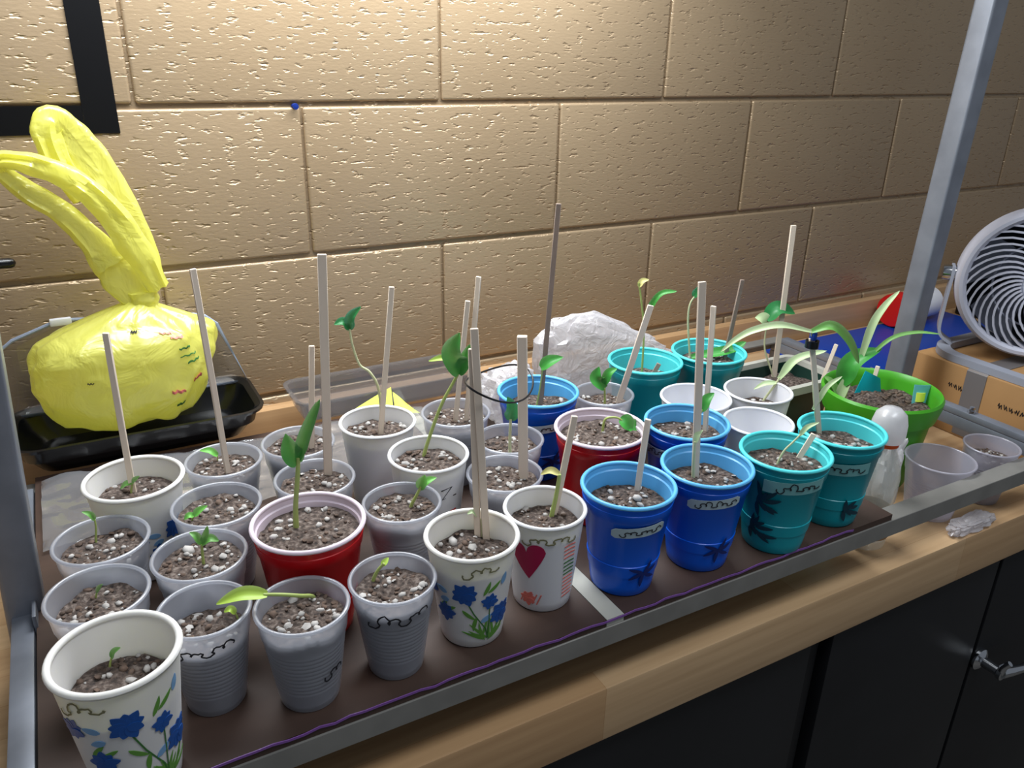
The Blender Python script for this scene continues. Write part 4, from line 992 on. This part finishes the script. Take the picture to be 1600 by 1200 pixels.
# ================================================================== CRUMPLED FILMS AND PAPER
def crumple_sheet(x0, x1, y0, y1, nx, ny, fz, seed, th=.0004):
    V = []; F = []
    for s in (0, 1):
        for j in range(ny+1):
            for i in range(nx+1):
                u, v = i/nx, j/ny; x, y = x0+(x1-x0)*u, y0+(y1-y0)*v
                V.append((x, y, fz(u, v)-s*th))
    N = (nx+1)*(ny+1)
    for j in range(ny):
        for i in range(nx):
            a = j*(nx+1)+i; q = (a, a+1, a+nx+2, a+nx+1); F.append(q); F.append(tuple(N+w for w in q[::-1]))
    edge = [(i, i+1) for i in range(nx)]+[(ny*(nx+1)+i+1, ny*(nx+1)+i) for i in range(nx)]+[((j+1)*(nx+1), j*(nx+1)) for j in range(ny)]+[(j*(nx+1)+nx, (j+1)*(nx+1)+nx) for j in range(ny)]
    for a, c in edge: F.append((a, N+a, N+c, c))
    return MB().add(V, F)
o = crumple_sheet(-.172, .30, -.312, -.155, 70, 26, lambda u, v: SH+.004+.010*abs(noise.noise(Vector((u*9, v*4, 1))))+.004*noise.noise(Vector((u*30, v*12, 4)))*.5, 1).build('plastic_sheet', 'film', angle=80)
o.location.z = .0
tag(o, 'clear wrinkled plastic sheet on the shelf behind the left cups', 'plastic sheet')

def crumpled_blob(cx, cy, cz, w, d, h, seed, m, name, label, cat, sharp=1.0, rot=0, shape=None):
    root_loc = Vector((cx, cy, cz)); b = MB(); NU, NV = 56, 26
    for i in range(NV+1):
        ph = PI*i/NV
        for j in range(NU):
            th = 2*PI*j/NU
            v = Vector((math.sin(ph)*math.cos(th), math.sin(ph)*math.sin(th), math.cos(ph)))
            r = 1+.20*sharp*(abs(noise.noise(v*2.3+Vector((seed, 0, 0))))*2-.5)+.12*sharp*noise.noise(v*5.5+Vector((0, seed, 0)))
            sq = lambda q: math.copysign(abs(q)**.65, q)
            x, y, z = sq(v.x)*w/2*r, sq(v.y)*d/2*r, sq(v.z)*h/2*r
            if shape: x, y, z = shape(x, y, z)
            b.v.append((x, y, max(z, -h/2)+h/2+.0004))
    for i in range(NV):
        for j in range(NU):
            k = (j+1) % NU; b.f.append((i*NU+j, i*NU+k, (i+1)*NU+k, (i+1)*NU+j))
    o = b.build(name, m, angle=28); o.location = root_loc; o.rotation_euler.z = rot
    return tag(o, label, cat)
crumpled_blob(.575, -.215, SH, .225, .075, .126, 3.3, 'wrap', 'plastic_bag', 'clear crumpled plastic bag standing behind the back teal and blue cups', 'bag', .62, -.15,
              lambda x, y, z: (x, y*(1-.5*(z/.126+.5)), -.063+(z+.063)*(1-.50*max(0, (x+.03)/.14))))
crumpled_blob(.398, -.235, SH, .085, .060, .074, 8.1, 'wrap', 'plastic_wrapper', 'small crumpled whitish wrapper left of the clear crumpled bag', 'wrapper', .9, .3)
crumpled_blob(.768, -.560, CT, .046, .036, .118, 5.5, 'paper', 'tissue_paper', 'crumpled white tissue between the bottle and the clear cup', 'tissue', 1.3, .4)
crumpled_blob(.848, -.642, CT, .080, .022, .016, 6.5, 'wrap', 'plastic_wrapper', 'flat clear wrapper on the counter under the front rail', 'wrapper', 1.2, .0)

cs = thing('clamshell_tray', (.268, -.088, SH), 'clear shallow plastic clamshell behind the back left cups by the backsplash', 'tray')
loft([ring(.250, .080, .014, .0006), ring(.262, .090, .018, .026), ring(.272, .098, .020, .027), ring(.272, .098, .020, .030), ring(.260, .088, .017, .029), ring(.248, .078, .013, .002)], True, True).build('tray_body', 'dome', cs, angle=35)

n1 = thing('sticky_note', (.25, -.150, SH+.004), 'folded yellow paper note behind the red heart cup', 'note')
def quad_fold(P, th=.0006):
    a, b2, c2, d2 = [Vector(q) for q in P]; V = []; n = 6
    nn = (b2-a).cross(d2-a).normalized()
    for s in (0, 1):
        for j in range(n+1):
            for i in range(n+1):
                u, v = i/n, j/n
                V.append(a*(1-u)*(1-v)+b2*u*(1-v)+c2*u*v+d2*(1-u)*v+nn*(.003*math.sin(u*PI)+s*th))
    F = []; N = (n+1)**2
    for j in range(n):
        for i in range(n):
            q = (j*(n+1)+i, j*(n+1)+i+1, (j+1)*(n+1)+i+1, (j+1)*(n+1)+i); F += [q, tuple(N+w for w in q[::-1])]
    for i in range(n):
        for a2, c3 in ((i, i+1), (n*(n+1)+i+1, n*(n+1)+i), ((i+1)*(n+1), i*(n+1)), (i*(n+1)+n, (i+1)*(n+1)+n)): F.append((a2, N+a2, N+c3, c3))
    return MB().add(V, F)
quad_fold([(-.052, -.004, 0), (.006, -.012, 0), (.012, .012, .030), (-.042, .004, .012)]).build('paper_flap', 'yellow_note', n1, angle=60)
quad_fold([(.008, -.014, 0), (.040, -.026, 0), (.030, -.006, .006), (.013, .008, .024)]).build('paper_flap', 'yellow_note', n1, angle=60)

# ================================================================== GREEN POT AND PLANTER
gp = thing('plant_pot', (.85, -.48, CT), 'bright green plastic flower pot with a thick rim beside the rightmost teal cup', 'pot')
MB().lathe([(0, .004), (.046, .004), (.048, .0004), (.052, .0004), (.0535, .004), (.066, .100), (.0665, .1015)], 56).build('body', 'green_pot', gp)
MB().lathe([(.0665, .1012), (.0735, .1018), (.0785, .122), (.0790, .130), (.0765, .1335), (.0735, .131), (.0715, .122), (.064, .060), (.050, .010), (0, .010)], 56).build('rim', 'green_pot', gp)
hg = soil_plug(gp, .0690, .048, .108, .012, 4.4, .003)
rnd = random.Random(55); mb = MB(); lumps(mb, rnd, 90, .064, .108, .0018, .0050, .5, hg)
o = mb.build('bark_chips', 'clod', gp, angle=60); o['kind'] = 'stuff'
tg = thing('plant_tag', (.905, -.500, 1.020), 'turquoise and yellow plastic tag in the bright green pot', 'tag')
quad_fold([(-.012, 0, .0), (.012, -.006, 0), (.015, -.004, .034), (-.009, .004, .036)], .001).build('tag_face', 'aqua', tg)
quad_fold([(-.008, -.002, .012), (.006, -.005, .012), (.007, -.004, .024), (-.007, 0, .025)], .0016).build('tag_patch', 'yellow_note', tg)
tg = thing('plant_tag', (.872, -.440, 1.018), 'teal green plastic marker behind the craft stick in the green pot', 'tag')
quad_fold([(-.022, .004, 0), (.024, -.010, 0), (.018, -.006, .030), (-.004, .004, .042)], .001).build('tag_face', 'teal', tg)

pn = thing('planter', (.80, -.325, CT), 'dark green rectangular planter with pale rim behind the white cups', 'planter')
loft([ring(.165, .078, .010, .0004), ring(.190, .098, .012, .096), ring(.182, .090, .010, .096), ring(.160, .072, .008, .010)], True, True).build('body', 'dark_green', pn, angle=30)
loft([ring(.191, .099, .012, .090), ring(.205, .112, .014, .092), ring(.205, .112, .014, .104), ring(.186, .094, .010, .104), ring(.1835, .0915, .010, .0965), ring(.191, .099, .012, .0900)], False, False).build('rim', 'white_strip', pn, angle=30)
V = []; F = []; nx, ny = 30, 16
for j in range(ny+1):
    for i in range(nx+1):
        x, y = -.089+.178*i/nx, -.043+.086*j/ny; V.append((x, y, .080+.005*noise.noise(Vector((x*60, y*60, 2)))))
for j in range(ny):
    for i in range(nx): F.append((j*(nx+1)+i, j*(nx+1)+i+1, (j+1)*(nx+1)+i+1, (j+1)*(nx+1)+i))
MB().add(V, F).build('soil', 'soil', pn, angle=60)

# ================================================================== BOTTLE
bt = thing('plastic_bottle', (.700, -.600, CT), 'clear plastic bottle with frosted cap and orange ring beside the rightmost teal cup', 'bottle')
MB().lathe([(0, .004), (.012, .003), (.019, .0004), (.023, .004), (.0245, .012), (.0245, .055), (.0225, .058), (.0225, .064), (.0245, .067), (.0245, .095), (.022, .112), (.015, .128), (.0125, .134), (.0125, .143), (.0115, .143), (.0115, .134), (.0208, .111), (.0233, .094), (.0233, .014), (.010, .006), (0, .006)], 40).build('body', 'bottle', bt)
MB().lathe([(.0128, .1365), (.0150, .1365), (.0150, .1415), (.0128, .1415), (.0128, .1365)], 32).build('tamper_ring', 'orange', bt)['label'] = 'orange ring'
MB().lathe([(.0130, .1425), (.0180, .1425), (.0200, .150), (.0196, .164), (.0170, .175), (.010, .182), (0, .184)], 40, True, False, mod=lambda a, z: 1+.012*math.sin(a*20)).build('cap', 'cap_frost', bt)['label'] = 'frosted white domed cap'
MB().lathe([(.0250, .018), (.0253, .018), (.0253, .052), (.0250, .052), (.0250, .018)], 40).build('label_band', 'cardboard', bt)['label'] = 'beige label band'

# ================================================================== BOX AND FAN
bx = thing('cardboard_box', (1.25, -.485, CT), 'brown cardboard box with grey tape at the right end of the counter', 'box')
bw, bd, bh = .330, .235, .112
MB().box((-bw/2, -bd/2, .0004), (bw/2, bd/2, bh)).build('box_body', 'cardboard', bx, bevel=.002)
MB().band([(-bw/2-.0006, .012, .004), (-bw/2-.0006, .012, bh-.002), (-bw/2+.002, .012, bh+.0008), (bw/2-.004, .012, bh+.0008)], .032, .0006, [(-1, 0, 0), (-1, 0, .3), (-.3, 0, 1), (0, 0, 1)]).build('tape_strip', 'grey_tape', bx, smooth=False)['label'] = 'grey tape strip'
for y0, z0, n in ((.052, .078, 5), (-.030, .074, 8)):
    mb = MB(); r2 = random.Random(int(n))
    for k in range(n):
        yy = y0-.0085*k
        pts = [(-bw/2-.0004, yy-.0012*q, z0+.004*math.sin(q*2.1+k)+r2.uniform(-.001, .001)) for q in range(6)]
        mb.band(pts, .0011, .0005, (-1, 0, 0))
    mb.build('printed_text', 'ink', bx, smooth=False)

FC = Vector((1.205, -.462, 1.158))
fn = thing('desk_fan', FC, 'round grey desk fan with spiral grille standing on the cardboard box', 'fan')
face = Vector((-.80, -.60, .06)).normalized()
fn.rotation_euler = face.to_track_quat('Z', 'Y').to_euler()
FR = .113
MB().lathe([(FR*.88, .028), (FR*.93, .0345), (FR*.975, .034), (FR*1.005, .028), (FR*1.02, .018), (FR*1.02, -.012), (FR*.97, -.022), (FR*.90, -.026), (FR*.90, -.020), (FR*.945, -.012), (FR*.95, .016), (FR*.88, .028)], 72).build('outer_ring', 'fan_light', fn)
bar_me = None
for i in range(34):
    if bar_me is None:
        pts, nr = [], []
        for q in range(10):
            s = q/9; r = FR*(.24+.66*s); a = 1.05*s**1.25
            pts.append((r*math.cos(a), r*math.sin(a), .034-.010*(s-.1)**2)); nr.append((-math.sin(a), math.cos(a), .0))
        o = MB().band(pts, .0085, .0030, nr).build('grille_bar', 'fan_light', fn, angle=50); bar_me = o.data
    else: o = link('grille_bar', bar_me, fn)
    o.rotation_euler.z = 2*PI*i/34
MB().lathe([(0, .040), (FR*.10, .0395), (FR*.20, .037), (FR*.26, .032), (FR*.26, .028), (0, .028)], 40).build('hub_badge', 'fan_light', fn)
MB().lathe([(FR*.56, .0285), (FR*.575, .0305), (FR*.59, .0285), (FR*.575, .0265), (FR*.56, .0285)], 60).build('grille_ring', 'fan_grey', fn)
blade_me = None
for i in range(5):
    if blade_me is None:
        V, F = [], []
        for s2 in (0, 1):
            for q in range(8):
                r = FR*(.2+.66*q/7)
                for p2 in range(6):
                    a = -.42+.84*p2/5+.35*q/7; V.append((r*math.cos(a), r*math.sin(a), .001+.018*(p2/5-.5)-s2*.0016))
        for s2 in (0, 1):
            for q in range(7):
                for p2 in range(5):
                    a = s2*48+q*6+p2; F.append((a, a+1, a+7, a+6))
        for q in range(7): F += [(q*6, q*6+6, 48+q*6+6, 48+q*6), (q*6+5, 48+q*6+5, 48+q*6+11, q*6+11)]
        for p2 in range(5): F += [(p2, 48+p2, 48+p2+1, p2+1), (42+p2, 43+p2, 91+p2, 90+p2)]
        o = MB().add(V, F).build('fan_blade', 'fan_grey', fn, angle=50); blade_me = o.data
    else: o = link('fan_blade', blade_me, fn)
    o.rotation_euler.z = 2*PI*i/5
MB().lathe([(0, .012), (FR*.22, .012), (FR*.25, .004), (FR*.25, -.014), (0, -.014)], 36).build('blade_hub', 'fan_grey', fn)
MB().lathe([(FR*.88, -.024), (FR*.80, -.040), (FR*.45, -.060), (FR*.40, -.095), (FR*.30, -.105), (0, -.107)], 48).build('motor_housing', 'fan_dark', fn)
# yoke and base loop are built in world space around the box top, then hung on the fan
inv = (Matrix.Translation(FC) @ fn.rotation_euler.to_matrix().to_4x4()).inverted()
def fan_part(mb, name, m, **kw):
    q = MB().add([inv @ Vector(v) for v in mb.v], mb.f); return q.build(name, m, fn, **kw)
side = Vector((0, 0, 1)).cross(face).normalized()         # along the fan's own width
bz = CT+bh
lp = [Vector((1.200+u, -.485+v, bz+.0062)) for u, v in rrect(.200, .212, .050, 8)]
fan_part(MB().band(lp+[lp[0]], .020, .0110, (0, 0, 1)), 'base_loop', 'fan_grey', angle=40)
for s in (-1, 1):
    a = FC+side*s*(FR*1.02+.004)
    foot = Vector((1.142, -.386, bz+.012)) if (a.y > FC.y) else Vector((1.262, -.583, bz+.012))
    path = spline([foot, foot.lerp(a, .30)+(foot-FC).normalized()*.022, foot.lerp(a, .62)+(foot-FC).normalized()*.014, a+Vector((0, 0, -.012)), a+Vector((0, 0, .012))], 6)
    fan_part(MB().band(path, .028, .0045, tuple(side*s)), 'yoke_arm', 'fan_grey', angle=40)
    kb = MB(); kb.tube([a-side*s*.004, a+side*s*.006, a+side*s*.014, a+side*s*.016], [.012, .012, .011, .006], 18)
    fan_part(kb, 'pivot_knob', 'chrome')

# ================================================================== SMALL THINGS ALONG THE BACK
bs = MB().box((1.09, -.262, CT+.0003), (1.66, -.046, CT+.010)).build('plastic_sheet', 'blue_sheet', bevel=.002)
tag(bs, 'flat blue plastic board lying on the counter behind the right post', 'board')
jr = thing('plastic_jar', (1.50, -.062, CT+.0110+.036), 'white plastic jar with a red cap lying by the backsplash behind the post', 'jar')
jr.rotation_euler = (0, PI/2, .1)
MB().lathe([(0, .085), (.030, .085), (.034, .081), (.034, -.020), (.028, -.028), (0, -.028)], 36).build('body', 'white_plastic', jr)
MB().lathe([(.0285, -.0285), (.036, -.0285), (.036, -.062), (.034, -.066), (0, -.066)], 36, mod=lambda a, z: 1+.01*math.sin(a*30)).build('cap', 'red_cap', jr)['label'] = 'red cap'
ad = thing('power_adapter', (1.73, -.075, CT), 'black power adapter on the counter behind the fan', 'adapter')
MB().box((-.035, -.024, .0004), (.035, .024, .032)).build('case', 'black_plastic', ad, bevel=.004)
MB().tube([(.034, 0, .014), (.06, -.004, .012), (.10, -.02, .006), (.16, -.03, .004), (.26, -.02, .004)], .003, 8).build('cord', 'black_plastic', ad)
